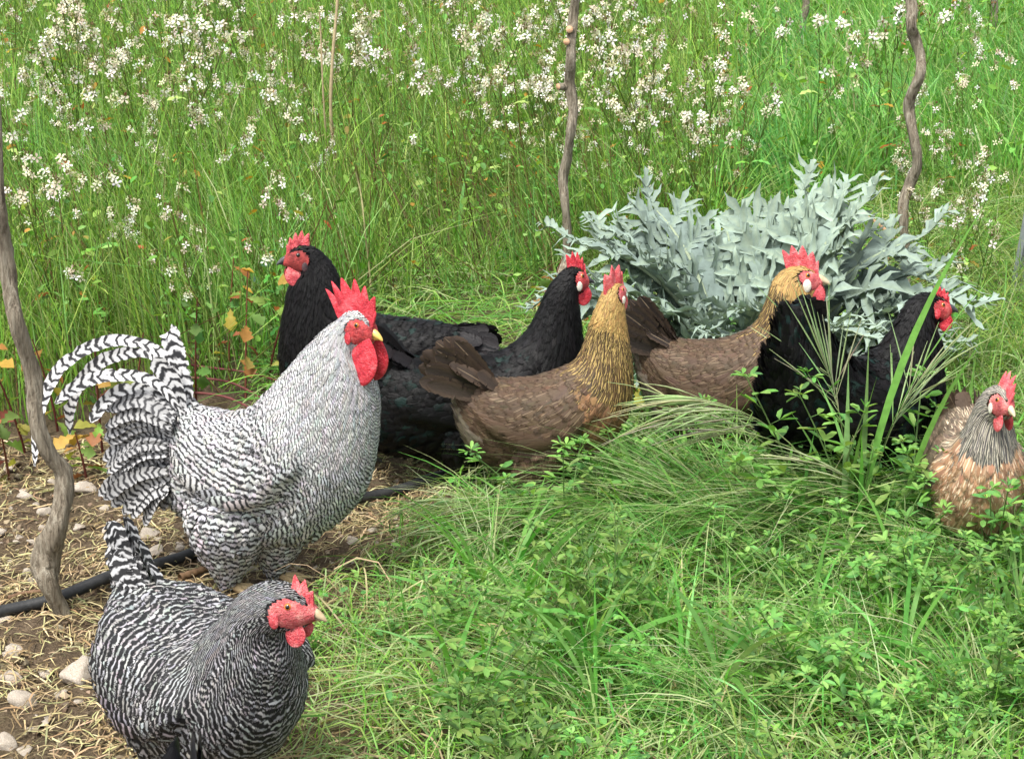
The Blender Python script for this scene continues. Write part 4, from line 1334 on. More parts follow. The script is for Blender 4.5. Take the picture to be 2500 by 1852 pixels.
# ---------------- flattened cut grass (litter) in the middle and in front (stuff)
def build_litter():
    rng = np.random.default_rng(22)
    a = Acc()
    def m1(px, py, x, y):
        d = np.interp(px, FL_X, FL_Y)
        z = (py > d - 120) & (py < 1230) & (px > 620) & ~inpoly(px, py, SOIL)
        return z
    x, y, px, py = scatter(1700, (-1.4, 2.6), (3.2, 6.8), m1, rng)
    n = len(x)
    a.add(*(lambda r: (r[0], r[1], None, r[2]))(lying(x, y, rng.uniform(0.08, 0.34, n), rng.uniform(0.0016, 0.0042, n), pick(G_PALE + G_FIELD + G_LUSH[:2], n, rng), rng, 0.09, 6, 0.9)))
    def m2(px, py, x, y):
        s = inpoly(px, py, SOIL)
        return (~s) & (py > 1130) & (px > 600)
    x, y, px, py = scatter(3400, (-1.0, 1.5), (1.9, 3.7), m2, rng)
    n = len(x)
    a.add(*(lambda r: (r[0], r[1], None, r[2]))(lying(x, y, rng.uniform(0.05, 0.24, n), rng.uniform(0.0014, 0.0034, n), pick(G_PALE + G_PALE + G_FIELD + [G_STRAW[1], G_STRAW[3]], n, rng), rng, 0.10, 6, 1.3)))
    o = obj('cut_grass_litter', a.mesh('cut_grass_litter', M_GRASS))
    tag(o, 'pale flattened and mown grass lying among the hens', 'grass', kind='stuff')
    # straw on the bare soil
    b = Acc()
    def m3(px, py, x, y):
        s = inpoly(px, py, SOIL)
        return s | ((py > 1100) & (px < 1100) & (rng.random(len(px)) < 0.5))
    x, y, px, py = scatter(9500, (-1.9, 0.3), (1.8, 4.0), m3, rng)
    keep = vnoise(x, y, 3.0, 2) + rng.normal(0, 0.5, len(x)) > -0.35
    x, y = x[keep], y[keep]
    n = len(x)
    b.add(*(lambda r: (r[0], r[1], None, r[2]))(lying(x, y, rng.uniform(0.01, 0.07, n), rng.uniform(0.001, 0.0032, n), pick(G_STRAW, n, rng, 0.25), rng, 0.014, 4, 0.6)))
    o = obj('straw_litter', b.mesh('straw_litter', M_STRAW))
    tag(o, 'broken straw and dry stalks strewn over the bare soil', 'straw', kind='stuff')
build_litter()

# ---------------- low green growth among the litter in front (stuff)
G_ALF = [(0.155, 0.335, 0.075), (0.195, 0.385, 0.09), (0.12, 0.28, 0.08), (0.26, 0.43, 0.11)]
def front_mask(px, py, x, y):
    s = inpoly(px, py, SOIL)
    f = (py > 1130 - 60 * (px > 1500)) & (px > 640) & (~s)
    return f
def build_lowgreen():
    rng = np.random.default_rng(23)
    a = Acc()
    x, y, px, py = scatter(3600, (-1.0, 1.6), (1.9, 3.9), front_mask, rng)
    dens = np.interp(px, [640, 900, 1150, 1500], [0.25, 0.55, 0.9, 1.0]) * np.clip(0.75 + 0.5 * vnoise(x, y, 2.5, 4), 0.2, 1)
    k = (rng.random(len(x)) < dens) & free_of_birds(x, y, 0.8)
    x, y, px = x[k], y[k], px[k]
    n = len(x)
    h = rng.uniform(0.04, 0.17, n) * np.interp(px, [700, 1100, 1600], [0.6, 0.9, 1.25])
    h = cap_height(x, y, h)
    a.add(*(lambda r: (r[0], r[1], None, r[2]))(grass_blades(x, y, h, rng.uniform(0.0016, 0.0055, n), rng.beta(2, 2, n) * 1.4, pick(G_FIELD + G_LUSH + G_PALE + G_PALE, n, rng), rng, 4)))
    # little round leaves near the ground
    x, y, px, py = scatter(1300, (-1.0, 1.6), (1.9, 3.9), front_mask, rng)
    k = (vnoise(x, y, 3.1, 9) + rng.normal(0, 0.45, len(x)) > np.interp(px, [700, 1000, 1500], [0.5, 0.05, -0.25])) & free_of_birds(x, y, 0.8)
    x, y = x[k], y[k]
    n = len(x)
    z = gz(x, y) + cap_height(x, y, rng.uniform(0.01, 0.10, n))
    el = rng.uniform(-0.5, 0.7, n); az = rng.uniform(0, 2 * pi, n)
    d = np.stack([np.cos(az) * np.cos(el), np.sin(az) * np.cos(el), np.sin(el)], -1)
    S = rng.uniform(0.010, 0.021, n)
    V, Q, T, C = stamp(LEAFLET_V, LEAFLET_Q, LEAFLET_T, frames(d, rng.normal(0, 0.5, n)), np.stack([S, S * rng.uniform(0.35, 0.7, n), S], -1), np.stack([x, y, z], -1), pick(G_ALF, n, rng))
    a.add(V, Q, T, C)
    o = obj('low_green_growth', a.mesh('low_green_growth', M_FOL))
    tag(o, 'short grass and small clover leaves covering the foreground', 'grass', kind='stuff')
    # rank tufts at the right and among the birds
    b = Acc()
    def m(px, py, x, y):
        return (px > 2080) & (py > 480) & (py < 1150) | ((px > 1400) & (px < 2120) & (py > 640) & (py < 1010) & (rng.random(len(px)) < 0.3))
    x, y, px, py = scatter(1500, (0.1, 2.9), (3.5, 6.6), m, rng)
    k = free_of_birds(x, y, 0.9); x, y, px = x[k], y[k], px[k]
    n = len(x)
    h = rng.uniform(0.10, 0.30, n) * np.where(px < 2100, 0.5, 1)
    b.add(*(lambda r: (r[0], r[1], None, r[2]))(grass_blades(x, y, h, rng.uniform(0.0018, 0.0048, n), rng.beta(2.6, 1.8, n) * 1.5, pick(G_LUSH + G_PALE + G_FIELD, n, rng), rng, 5)))
    o = obj('rank_grass', b.mesh('rank_grass', M_GRASS))
    tag(o, 'tangled rank grass at the right behind the black hen', 'grass', kind='stuff')
build_lowgreen()

# ---------------- white-flowered wild rocket
def petal_template():
    V, Q = [], []
    for k in range(4):
        a = k * pi / 2
        c, s = cos(a), sin(a)
        pts = [(0.08, 0, 0), (0.62, 0.26, 0.12), (1.0, 0.16, 0.10), (1.0, -0.16, 0.10), (0.62, -0.26, 0.12)]
        b = len(V)
        for x, y, z in pts: V.append((z, x * c - y * s, x * s + y * c))   # faces along +x
        Q.append((b, b + 1, b + 2, b + 3)); 
        Q.append((b, b + 3, b + 4, b))
    return np.array(V), Q
PV, PQ = petal_template()
PT = [(q[0], q[1], q[2]) for q in PQ if q[3] == q[0]]
PQ = [q for q in PQ if q[3] != q[0]]
PT = [(b, b + 3, b + 4) for b in range(0, 20, 5)]

def rocket_variant(seed):
    """returns (stem mesh, foliage mesh, [cluster meshes])"""
    rng = np.random.default_rng(seed)
    st, fo = Acc(), Acc()
    H = 0.60
    lean = rng.normal(0, 0.16, 2)
    t = np.linspace(0, 1, 7)
    main = np.stack([lean[0] * H * t ** 1.4 + 0.012 * np.sin(5 * t + rng.random() * 6), lean[1] * H * t ** 1.4, H * t], -1)
    ends = [(main[-1], main[-1] - main[-2])]
    g1 = np.array((0.12, 0.20, 0.04)); red = np.array((0.16, 0.07, 0.045))
    cm = np.array([g1 * (f) + red * (1 - f) for f in np.clip(t * 1.8 + 0.1, 0, 1)])[None]
    V, Q, C = tubes(main[None], (0.0026 - 0.0013 * t)[None], cm, 4); st.add(V, Q, None, C)
    nb = rng.integers(3, 6)
    for k in range(nb):
        f = rng.uniform(0.3, 0.8)
        b = np.array([np.interp(f, t, main[:, i]) for i in range(3)])
        az = rng.uniform(0, 2 * pi); ln = H * rng.uniform(0.28, 0.5)
        s = np.linspace(0, 1, 5)[:, None]
        out = rng.uniform(0.35, 0.6)
        p = b + np.array([cos(az), sin(az), 0]) * ln * out * (s - 0.35 * s ** 2) + np.array([0, 0, 1]) * ln * (0.55 * s + 0.4 * s ** 2)
        V, Q, C = tubes(p[None], (0.0016 - 0.0008 * s[:, 0])[None], g1[None], 3); st.add(V, Q, None, C)
        ends.append((p[-1], p[-1] - p[-2]))
        # pods
        m = rng.integers(4, 9)
        pf = rng.uniform(0.25, 0.9, m)
        pb = np.stack([np.interp(pf, s[:, 0], p[:, i]) for i in range(3)], -1)
        pa = rng.uniform(0, 2 * pi, m)
        pe = pb + np.stack([np.cos(pa) * 0.012, np.sin(pa) * 0.012, np.full(m, 0.024)], -1)
        V, Q, C = tubes(np.stack([pb, (pb + pe) / 2, pe], 1), np.tile([0.0004, 0.0014, 0.0007], (m, 1)), pick([(0.13, 0.21, 0.05), (0.2, 0.2, 0.06)], m, rng), 3)
        st.add(V, Q, None, C)
    # leaves: narrow, lobed
    m = 16
    f = rng.uniform(0.02, 0.75, m) ** 1.2
    b = np.stack([np.interp(f, t, main[:, i]) for i in range(3)], -1)
    az = rng.uniform(0, 2 * pi, m); ln = rng.uniform(0.05, 0.10, m) * (1 - 0.5 * f)
    s = np.linspace(0, 1, 7)[None]
    P = b[:, None] + np.stack([np.cos(az)[:, None] * ln[:, None] * s, np.sin(az)[:, None] * ln[:, None] * s, ln[:, None] * (0.5 * s - 0.55 * s ** 2)], -1)
    wd = ln[:, None] * np.array([0.05, 0.22, 0.10, 0.30, 0.14, 0.28, 0.02])[None]
    cc = pick(G_FIELD + G_LUSH, m, rng)
    yel = rng.random(m) < 0.12
    cc[yel] = pick([(0.42, 0.26, 0.04), (0.38, 0.13, 0.03)], int(yel.sum()), rng)
    V, Q, C = strips(P, wd, np.stack([-np.sin(az), np.cos(az), rng.normal(0, 0.3, m)], -1), cc); fo.add(V, Q, None, C)
    cl = []
    for (e, d) in ends:
        a = Acc()
        d = d / np.linalg.norm(d)
        m = rng.integers(3, 10)
        az = rng.uniform(0, 2 * pi, m); hh = -rng.random(m) * 0.045
        el = rng.uniform(0.15, 0.9, m)
        off = np.stack([np.cos(az) * np.cos(el), np.sin(az) * np.cos(el), np.sin(el)], -1)
        pos = e + d * hh[:, None] + off * rng.uniform(0.014, 0.026, m)[:, None]
        dirs = nrm(off + 0.35 * rng.standard_normal((m, 3)))
        c = pick([(0.78, 0.77, 0.66), (0.84, 0.83, 0.78), (0.70, 0.68, 0.50), (0.82, 0.81, 0.80), (0.62, 0.56, 0.44)], m, rng, 0.05)
        V, Q, T, C = stamp(PV, PQ, PT, frames(dirs, rng.uniform(0, 6, m)), rng.uniform(0.011, 0.0175, m), pos, c)
        a.add(V, Q, T, C)
        # calyx stalks and buds
        V, Q, C = tubes(np.stack([e + d * (hh[:, None] - 0.012), pos], 1), np.tile([0.0006, 0.0011], (m, 1)), pick([(0.20, 0.10, 0.07), (0.16, 0.20, 0.06)], m, rng), 3)
        a.add(V, Q, None, C)
        mb = 6
        bp = e + 0.006 * rng.standard_normal((mb, 3)) + d * 0.008
        V, Q, C = tubes(np.stack([bp, bp + d * 0.004, bp + d * 0.009], 1), np.tile([0.0006, 0.0021, 0.0006], (mb, 1)), pick([(0.20, 0.10, 0.06), (0.24, 0.22, 0.08)], mb, rng), 4)
        a.add(V, Q, None, C)
        cl.append(a)
    return st, fo, cl

def build_rocket():
    rng = np.random.default_rng(31)
    NV = 9
    raw = [rocket_variant(100 + i) for i in range(NV)]
    var = []
    for st, fo, cl in raw:
        var.append((st.mesh('stem', M_FOL), fo.mesh('leaves', M_FOL), [c.mesh('flower_cluster', M_PETAL) for c in cl]))
    def m(px, py, x, y):
        e = np.interp(px, FL_X, FL_Y) - py
        p = 0.75 + 0.5 * vnoise(x, y, 0.8, 7)
        p = np.where(px > 1650, np.where((px > 2050) & (px < 2420) & (py > 430), 0.75, 0.06), p)
        p = np.where((px > 560) & (px < 1050) , p * 0.55, p)
        hol = np.exp(-((px - 1080) / 260) ** 2 - ((py - 680) / 200) ** 2)
        p = p * (1 - 0.95 * hol)
        return (e > 25) & (rng.random(len(px)) < p)
    X, Y, PX, PY = [], [], [], []
    for y0, y1, dn in ((3.7, 6.5, 40), (6.5, 10, 15), (10, 16, 7)):
        xr = 0.45 * y1 + 0.3
        r = scatter(dn, (-xr, xr), (y0, y1), m, rng)
        k = free_of_birds(r[0], r[1], 0.8)
        for A, v in zip((X, Y, PX, PY), r): A.append(v[k])
    # the stand beside the right-hand vine
    ex = np.array([ground_pt(px, py)[:2] for px, py in ((2230, 700), (2290, 760), (2330, 820), (2270, 640), (2350, 700), (2180, 620), (2385, 640), (2310, 600), (2260, 830), (2360, 880), (2240, 760), (2300, 690)) + tuple((rng.uniform(1230, 1790), rng.uniform(430, 630)) for _ in range(46))])
    X.append(ex[:, 0]); Y.append(ex[:, 1]); p = gpx(ex[:, 0], ex[:, 1]); PX.append(p[0]); PY.append(p[1])
    X, Y, PX, PY = map(np.concatenate, (X, Y, PX, PY))
    vis = (PX > -60) & (PX < 2560)
    order = np.argsort(Y + 100 * ~vis)
    n1 = 0
    rest = Acc(); cnt = 0
    for j in order:
        s = rng.uniform(0.55, 1.2)
        if PY[j] > 560: s *= 0.85
        if PX[j] > 2050 and Y[j] < 6: s = rng.uniform(0.5, 0.75)
        v = rng.integers(NV); rz = rng.uniform(0, 2 * pi)
        lx, ly = rng.normal(0, 0.10), rng.normal(0.06, 0.12)
        loc = (X[j], Y[j], float(gz(X[j], Y[j])))
        if n1 < 290 and vis[j]:
            n1 += 1
            root = bpy.data.objects.new('wild_rocket', None)
            COL.objects.link(root)
            root.empty_display_size = 0.05
            root.location = loc; root.rotation_euler = (lx, ly, rz); root.scale = (s, s, s)
            tag(root, 'slender wild rocket plant with white four-petalled flowers in the meadow', 'wildflower', 'wild rocket plants in flower behind the hens')
            stm, fol, cls = var[v]
            obj('stem', stm, root); obj('leaves', fol, root)
            for c in cls: obj('flower_cluster', c, root)
        else:
            cnt += 1
            st, fo, cl = raw[v]
            cz, sz = cos(rz), sin(rz)
            R = np.array([[cz, -sz, 0], [sz, cz, 0], [lx * 0.8, ly * 0.8, 1]]) * s
            for a in [st] + ([fo] if cnt % 2 else []) + cl:
                V = np.concatenate(a.V) @ R.T + np.array(loc)
                rest.add(V, np.concatenate(a.Q) if a.Q else None, np.concatenate(a.T) if a.T else None, np.concatenate(a.C))
    print('rocket', n1, cnt)
    if cnt:
        o = obj('far_wild_rocket', rest.mesh('far_wild_rocket', M_PETAL))
        tag(o, 'white-flowered wild rocket stand far back in the meadow', 'wildflower', kind='stuff')
build_rocket()

# ---------------- lucerne (alfalfa) plants in front
def alfalfa_variant(seed):
    rng = np.random.default_rng(seed)
    st, fo = Acc(), Acc()
    ns = rng.integers(4, 7)
    for k in range(ns):
        az = rng.uniform(0, 2 * pi); h = rng.uniform(0.16, 0.27); out = rng.uniform(0.15, 0.75)
        t = np.linspace(0, 1, 7)
        P = np.stack([cos(az) * h * out * t ** 1.3, sin(az) * h * out * t ** 1.3, h * (t - 0.2 * out * t ** 2)], -1)
        V, Q, C = tubes(P[None], (0.0018 - 0.0009 * t)[None], np.array([(0.17, 0.27, 0.09)]), 4); st.add(V, Q, None, C)
        m = rng.integers(9, 13)
        f = np.concatenate([np.linspace(0.12, 0.97, m), [0.99, 1.0, 1.0]])
        m = len(f)
        b = np.stack([np.interp(f, t, P[:, i]) for i in range(3)], -1)
        a2 = np.arange(m) * 2.4 + rng.uniform(0, 6); el = rng.uniform(0.25, 0.9, m)
        pd = np.stack([np.cos(a2) * np.cos(el), np.sin(a2) * np.cos(el), np.sin(el)], -1)
        pl = np.interp(f, [0, 0.6, 1], [0.022, 0.018, 0.006])
        e = b + pd * pl[:, None]
        V, Q, C = tubes(np.stack([b, e], 1), np.full((m, 2), 0.0006), np.tile((0.13, 0.24, 0.07), (m, 1)), 3); st.add(V, Q, None, C)
        sz = np.interp(f, [0, 0.5, 0.9, 1], [0.020, 0.025, 0.021, 0.014])
        for da in (-0.95, 0, 0.95):
            a3 = a2 + da; e3 = el * 0.6 + rng.normal(0, 0.25, m) - 0.15
            d = np.stack([np.cos(a3) * np.cos(e3), np.sin(a3) * np.cos(e3), np.sin(e3)], -1)
            V, Q, T, C = stamp(LEAFLET_V, LEAFLET_Q, LEAFLET_T, frames(d, rng.normal(0, 0.35, m)), np.stack([sz * 1.08, sz * 0.40, sz], -1), e, pick(G_ALF, m, rng, 0.1))
            fo.add(V, Q, T, C)
    return st.mesh('stem', M_FOL), fo.mesh('leaves', M_FOL)

def build_alfalfa():
    rng = np.random.default_rng(41)
    var = [alfalfa_variant(200 + i) for i in range(7)]
    def m(px, py, x, y):
        p = np.interp(px, [700, 850, 1150, 1500, 2500], [0.10, 0.30, 0.45, 0.75, 0.75])
        p = p * np.clip(0.6 + 0.9 * vnoise(x, y, 2.2, 12), 0.08, 1.0)
        p = np.where((px > 800) & (px < 1000) & (py > 1600), p * 0.3, p)
        return front_mask(px, py, x, y) & (rng.random(len(px)) < p)
    x, y, px, py = scatter(72, (-0.9, 1.5), (1.95, 3.75), m, rng)
    k = free_of_birds(x, y, 0.85)
    pts = [(a, b, None, None) for a, b in zip(x[k], y[k])]
    # singled-out clumps of the photograph
    for px_, py_, s, lab in ((1385, 1370, 1.25, 'alfalfa plant rising across the front brown hen belly'), (1480, 1330, 0.9, 'alfalfa plant under the front brown hen breast'),
                        (1590, 1240, 1.0, 'alfalfa plant between the two brown hens'), (1800, 1330, 1.2, 'alfalfa plant below the back brown hen'), (2000, 1390, 1.6, 'tall alfalfa plant before the right black hen rump'),
                        (2095, 1400, 1.55, 'tall alfalfa plant before the right black hen wing'), (2200, 1390, 1.5, 'tall alfalfa plant before the right black hen breast'), (2290, 1330, 1.15, 'alfalfa plant left of the salmon hen'),
                        (2420, 1480, 1.2, 'alfalfa plant below the salmon hen breast'), (2330, 1420, 1.2, 'alfalfa plant at the left foot of the salmon hen'), (2480, 1500, 1.3, 'alfalfa plant at the right edge under the salmon hen'),
                        (1950, 1700, 1.0, 'dark alfalfa clump in the lower right'), (920, 1600, 0.55, 'alfalfa clump on the mown patch at the lower left of the green'), (770, 1620, 0.5, 'alfalfa sprig right of the barred hen breast'),
                        (775, 1545, 0.42, 'alfalfa sprig beside the barred hen beak'), (1500, 1560, 0.9, 'alfalfa clump in the lower middle')):
        g = ground_pt(px_, py_)
        pts.append((g[0], g[1], s, lab))
    print('alfalfa', len(pts))
    for (a, b, s, lab) in pts[:300] if len(pts) <= 300 else pts[-300:]:
        if s is None:
            s = float(cap_height(np.array([a]), np.array([b]), np.array([rng.uniform(0.10, 0.25)]))[0]) / 0.22
            s = max(s, 0.25)
        root = bpy.data.objects.new('alfalfa_plant', None)
        COL.objects.link(root)
        root.empty_display_size = 0.05
        root.location = (a, b, float(gz(a, b))); root.rotation_euler = (rng.normal(0, 0.08), rng.normal(0, 0.08), rng.uniform(0, 6.28)); root.scale = (s, s, s)
        tag(root, lab or 'small bushy green alfalfa plant with three-part leaves in the foreground', 'alfalfa', 'alfalfa plants in the foreground')
        v = var[rng.integers(len(var))]
        obj('stem', v[0], root); obj('leaves', v[1], root)
build_alfalfa()

# ---------------- drooping brome grass and broad blades in front
def brome(px, py, h, az, droop, n_spk, label, seed, head=0.14, col=None, spread=0.5):
    rng = np.random.default_rng(seed)
    g = ground_pt(px, py)
    root = bpy.data.objects.new('brome_grass', None)
    COL.objects.link(root)
    root.empty_display_size = 0.05
    root.location = (g[0], g[1], float(gz(g[0], g[1])))
    tag(root, label, 'grass', 'drooping brome grass stalks')
    t = np.linspace(0, 1, 14)
    d = np.array([cos(az), sin(az), 0])
    P = d * (h * droop * t ** 2.2)[:, None] + np.array([0, 0, 1]) * (h * (t - 0.45 * droop * t ** 3))[:, None]
    c = np.array([(0.30, 0.38, 0.17)])
    V, Q, C = tubes(P[None], (0.0017 - 0.0008 * t)[None], c, 5)
    obj('stalk', mk_mesh('stalk', V, Q, None, M_GRASS, True, C), root)
    f = rng.uniform(0.70, 1.0, n_spk)
    b = np.stack([np.interp(f, t, P[:, i]) for i in range(3)], -1)
    tan = nrm(P[-1] - P[-4])
    dd = nrm(tan + spread * rng.standard_normal((n_spk, 3)) * np.array([1, 1, 0.6]) + np.array([0, 0, -0.25 * droop]))
    ln = head * rng.uniform(0.6, 1.1, n_spk)
    s = np.linspace(0, 1, 6)[None, :, None]
    Pp = b[:, None] + dd[:, None] * ln[:, None, None] * s + np.array([0, 0, -1.0]) * (0.35 * ln[:, None, None] * s ** 2 * droop)
    rad = np.interp(s[0, :, 0], [0, 0.18, 0.3, 0.5, 0.7, 1], [0.0005, 0.0006, 0.0018, 0.0020, 0.0010, 0.0005])
    cc = pick(col or [(0.36, 0.48, 0.22), (0.44, 0.52, 0.29), (0.30, 0.44, 0.18), (0.44, 0.44, 0.30)], n_spk, rng)
    V, Q, C = tubes(Pp, np.tile(rad, (n_spk, 1)), cc, 4)
    obj('seed_head', mk_mesh('seed_head', V, Q, None, M_GRASS, True, C), root)
    m = 3
    t5 = np.linspace(0, 1, 8)
    for k in range(m):
        a2 = az + rng.normal(0, 1.0); hh = h * rng.uniform(0.35, 0.6)
        V, Q, C = strips((np.array([cos(a2), sin(a2), 0]) * (hh * 0.7 * t5 ** 1.6)[:, None] + np.array([0, 0, 1]) * (hh * (t5 - 0.55 * t5 ** 2.4))[:, None])[None],
                         (0.006 * np.interp(t5, [0, 0.4, 1], [0.7, 1, 0.05]))[None], np.array([[-sin(a2), cos(a2), 0.1]]), pick(G_LUSH + G_PALE, 1, rng))
        obj('blade', mk_mesh('blade', V, Q, None, M_GRASS, True, C), root)
    return root

BR = [
 (2130, 1600, 0.26, 1.6, 1.15, 16, 'brome stalk with pale seed head hanging straight down in the right foreground'),
 (2240, 1740, 0.20, 0.6, 1.2, 12, 'brome stalk with hanging seed head near the bottom right'),
 (2030, 1760, 0.17, 1.5, 1.2, 10, 'short brome stalk hanging near the bottom, left of the others'),
 (2330, 1560, 0.24, 2.6, 1.0, 14, 'brome stalk fanning left below the salmon hen'),
 (1270, 1420, 0.24, 2.5, 1.0, 18, 'brome stalk leaning left in front of the brown hen'),
 (1300, 1450, 0.20, 2.9, 0.9, 14, 'brome stalk fallen left at the edge of the bare soil'),
 (1500, 1420, 0.22, 2.9, 1.1, 16, 'brome stalk arching left under the front brown hen'),
 (1660, 1400, 0.20, 0.5, 1.1, 14, 'brome stalk arching over in the middle foreground'),
 (2030, 1395, 0.47, 3.0, 0.60, 26, 'long brome stalk arching left across the back brown hen'),
 (1995, 1380, 0.42, 2.9, 0.66, 22, 'second long brome stalk arching left beside the brown hen'),
 (2065, 1370, 0.44, 2.2, 0.22, 30, 'upright brome stalk spreading its awns before the cardoon'),
 (2100, 1390, 0.42, 0.6, 0.30, 24, 'upright brome stalk between the two right black birds'),
 (2160, 1420, 0.30, 2.9, 0.5, 12, 'reddish brome stalk before the right black hen'),
 (2420, 1000, 0.34, 2.7, 0.9, 18, 'brome stalk arching behind the salmon hen'),
 (2500, 940, 0.36, 2.6, 0.9, 20, 'brome stalk arching in from the right edge'),
 (2380, 900, 0.34, 2.9, 1.0, 18, 'brome stalk leaning left beside the right black hen'),
 (2470, 860, 0.34, 2.5, 1.0, 18, 'far brome stalk under the metal post'),
 (1560, 1650, 0.16, 0.3, 1.2, 10, 'short brome stalk drooping in the lower middle'),
 (1380, 1500, 0.20, 2.2, 1.0, 12, 'brome stalk lying over alfalfa in the lower middle')]
for i, b in enumerate(BR):
    brome(*b[:6], b[6], 300 + i, spread=0.26 if b[4] > 0.5 else 0.36, head=0.15 if b[4] > 0.8 else 0.21)

def blade_tuft(px, py, blades, label):
    g = ground_pt(px, py)
    rng = np.random.default_rng(int(px * 7 + py))
    root = bpy.data.objects.new('grass_tuft', None)
    COL.objects.link(root)
    root.empty_display_size = 0.05
    root.location = (g[0], g[1], float(gz(g[0], g[1])))
    tag(root, label, 'grass', 'broad-bladed grass tufts')
    for (h, az, bend, w) in blades:
        t = np.linspace(0, 1, 12)
        d = np.array([cos(az), sin(az), 0])
        P = d * (h * bend * t ** 2)[:, None] + np.array([0, 0, 1]) * (h * (t - 0.5 * bend ** 1.5 * t ** 2.6))[:, None]
        wd = w * np.interp(t, [0, 0.2, 0.6, 1], [0.6, 0.9, 1, 0.04])
        tan = nrm(np.gradient(P, axis=0))
        hz_ = np.array([-sin(az), cos(az), 0.0])
        tw = rng.uniform(0.7, 1.3) * rng.choice([-1, 1]) * (0.3 if abs(sin(az)) > 0.8 else 1) + np.linspace(0, 0.6, 12)
        side = hz_[None] * np.cos(tw)[:, None] + np.cross(tan, hz_) * np.sin(tw)[:, None]
        V, Q, C = strips(P[None], wd[None], nrm(side)[None], pick([(0.14, 0.36, 0.065), (0.18, 0.42, 0.09), (0.25, 0.47, 0.15), (0.16, 0.38, 0.08)], 1, rng))
        # a shallow keel along the blade
        obj('blade', mk_mesh('blade', V, Q, None, M_GRASS, True, C), root)
    return root
TUFTS = [
 (2090, 1390, [(0.78, 0.15, 0.26, 0.014), (0.70, 0.25, 0.40, 0.013), (0.46, 1.5, 0.12, 0.014), (0.40, 2.4, 0.3, 0.010), (0.34, 4.4, 0.3, 0.009)], 'tuft of long broad blades crossing the right black hen'),
 (2180, 1400, [(0.52, 0.45, 0.36, 0.012), (0.36, 0.1, 0.5, 0.009), (0.26, 2.8, 0.5, 0.009)], 'tuft with tall blades rising before the right black hen'),
 (2050, 1400, [(0.42, 1.5, 0.2, 0.013), (0.40, 0.9, 0.25, 0.011), (0.34, 2.6, 0.35, 0.009), (0.30, 0.4, 0.3, 0.010), (0.22, 3.4, 0.6, 0.009)], 'tuft of upright broad blades below the right black hen'),
 (1940, 1400, [(0.27, 2.5, 0.5, 0.010), (0.30, 1.0, 0.2, 0.009), (0.24, 0.4, 0.6, 0.009)], 'tuft of blades left of the tall tufts'),
 (1290, 1300, [(0.18, 1.9, 0.35, 0.010), (0.16, 0.6, 0.7, 0.009), (0.15, 2.6, 0.6, 0.009)], 'short tuft of blades before the front brown hen'),
 (1500, 1270, [(0.18, 1.5, 0.2, 0.009), (0.20, 2.0, 0.35, 0.008), (0.15, 0.5, 0.6, 0.008)], 'tuft of blades right of the front brown hen'),
 (1440, 1660, [(0.26, 2.2, 0.9, 0.011), (0.20, 0.8, 0.8, 0.010), (0.14, 2.8, 0.8, 0.009)], 'tuft of arching blades in the lower middle'),
 (1620, 1560, [(0.18, 2.7, 0.9, 0.010), (0.16, 1.2, 0.5, 0.009), (0.14, 0.2, 0.8, 0.009)], 'tuft of folded blades in the middle foreground'),
 (2080, 1720, [(0.17, 1.4, 0.35, 0.012), (0.15, 0.5, 0.9, 0.010), (0.14, 3.0, 0.8, 0.009)], 'tuft of pale blades in the right foreground'),
 (2360, 1740, [(0.20, 2.7, 1.0, 0.012), (0.16, 0.4, 0.8, 0.010), (0.15, 1.6, 0.4, 0.010)], 'tuft of arching blades at the bottom right'),
 (2480, 1640, [(0.22, 1.9, 0.5, 0.011), (0.20, 2.9, 0.8, 0.010)], 'tuft of blades at the right edge'),
 (1000, 1620, [(0.17, 2.0, 0.3, 0.008), (0.14, 0.5, 0.9, 0.008)], 'thin tuft of blades at the lower left of the green'),
 (2350, 1130, [(0.26, 1.2, 0.3, 0.010), (0.24, 1.9, 0.3, 0.009), (0.20, 0.4, 0.6, 0.008)], 'tuft of blades between the black hen and the salmon hen'),
 (1120, 640, [(0.34, 1.3, 0.3, 0.014), (0.32, 0.3, 0.6, 0.013), (0.30, 2.5, 0.5, 0.013), (0.26, 4.5, 0.6, 0.012)], 'broad-leaved grass tuft in the hollow of the meadow'),
 (900, 700, [(0.30, 1.3, 0.3, 0.011), (0.30, 0.5, 0.5, 0.010), (0.28, 2.3, 0.5, 0.010), (0.26, 4.0, 0.4, 0.010), (0.3, 5.2, 0.3, 0.010)], 'dark green grass tuft behind the black hen looking left'),
 (1960, 470, [(0.46, 1.0, 0.3, 0.013), (0.44, 2.1, 0.3, 0.012), (0.42, 0.3, 0.4, 0.012), (0.40, 2.8, 0.4, 0.012), (0.36, 4.5, 0.4, 0.012)], 'tall yellowish grass tuft behind the cardoon')]
for b in TUFTS: blade_tuft(*b)
_r = np.random.default_rng(77)
for k in range(120):
    px_, py_ = _r.uniform(1080, 2490), _r.uniform(1260, 1800)
    if px_ > 1480 and k % 3 == 0: py_ = _r.uniform(1230, 1330)
    g_ = ground_pt(px_, py_)
    hh_ = float(cap_height(g_[:1], g_[1:2], np.array([_r.uniform(0.16, 0.36)]), 90.0 if px_ > 1500 else 20.0)[0])
    blade_tuft(px_, py_, [(hh_ * _r.uniform(0.6, 1.0), _r.uniform(0, 6.28), _r.uniform(0.3, 1.1), _r.uniform(0.005, 0.010)) for _ in range(6)],
               'loose tuft of broad green grass blades among the alfalfa')

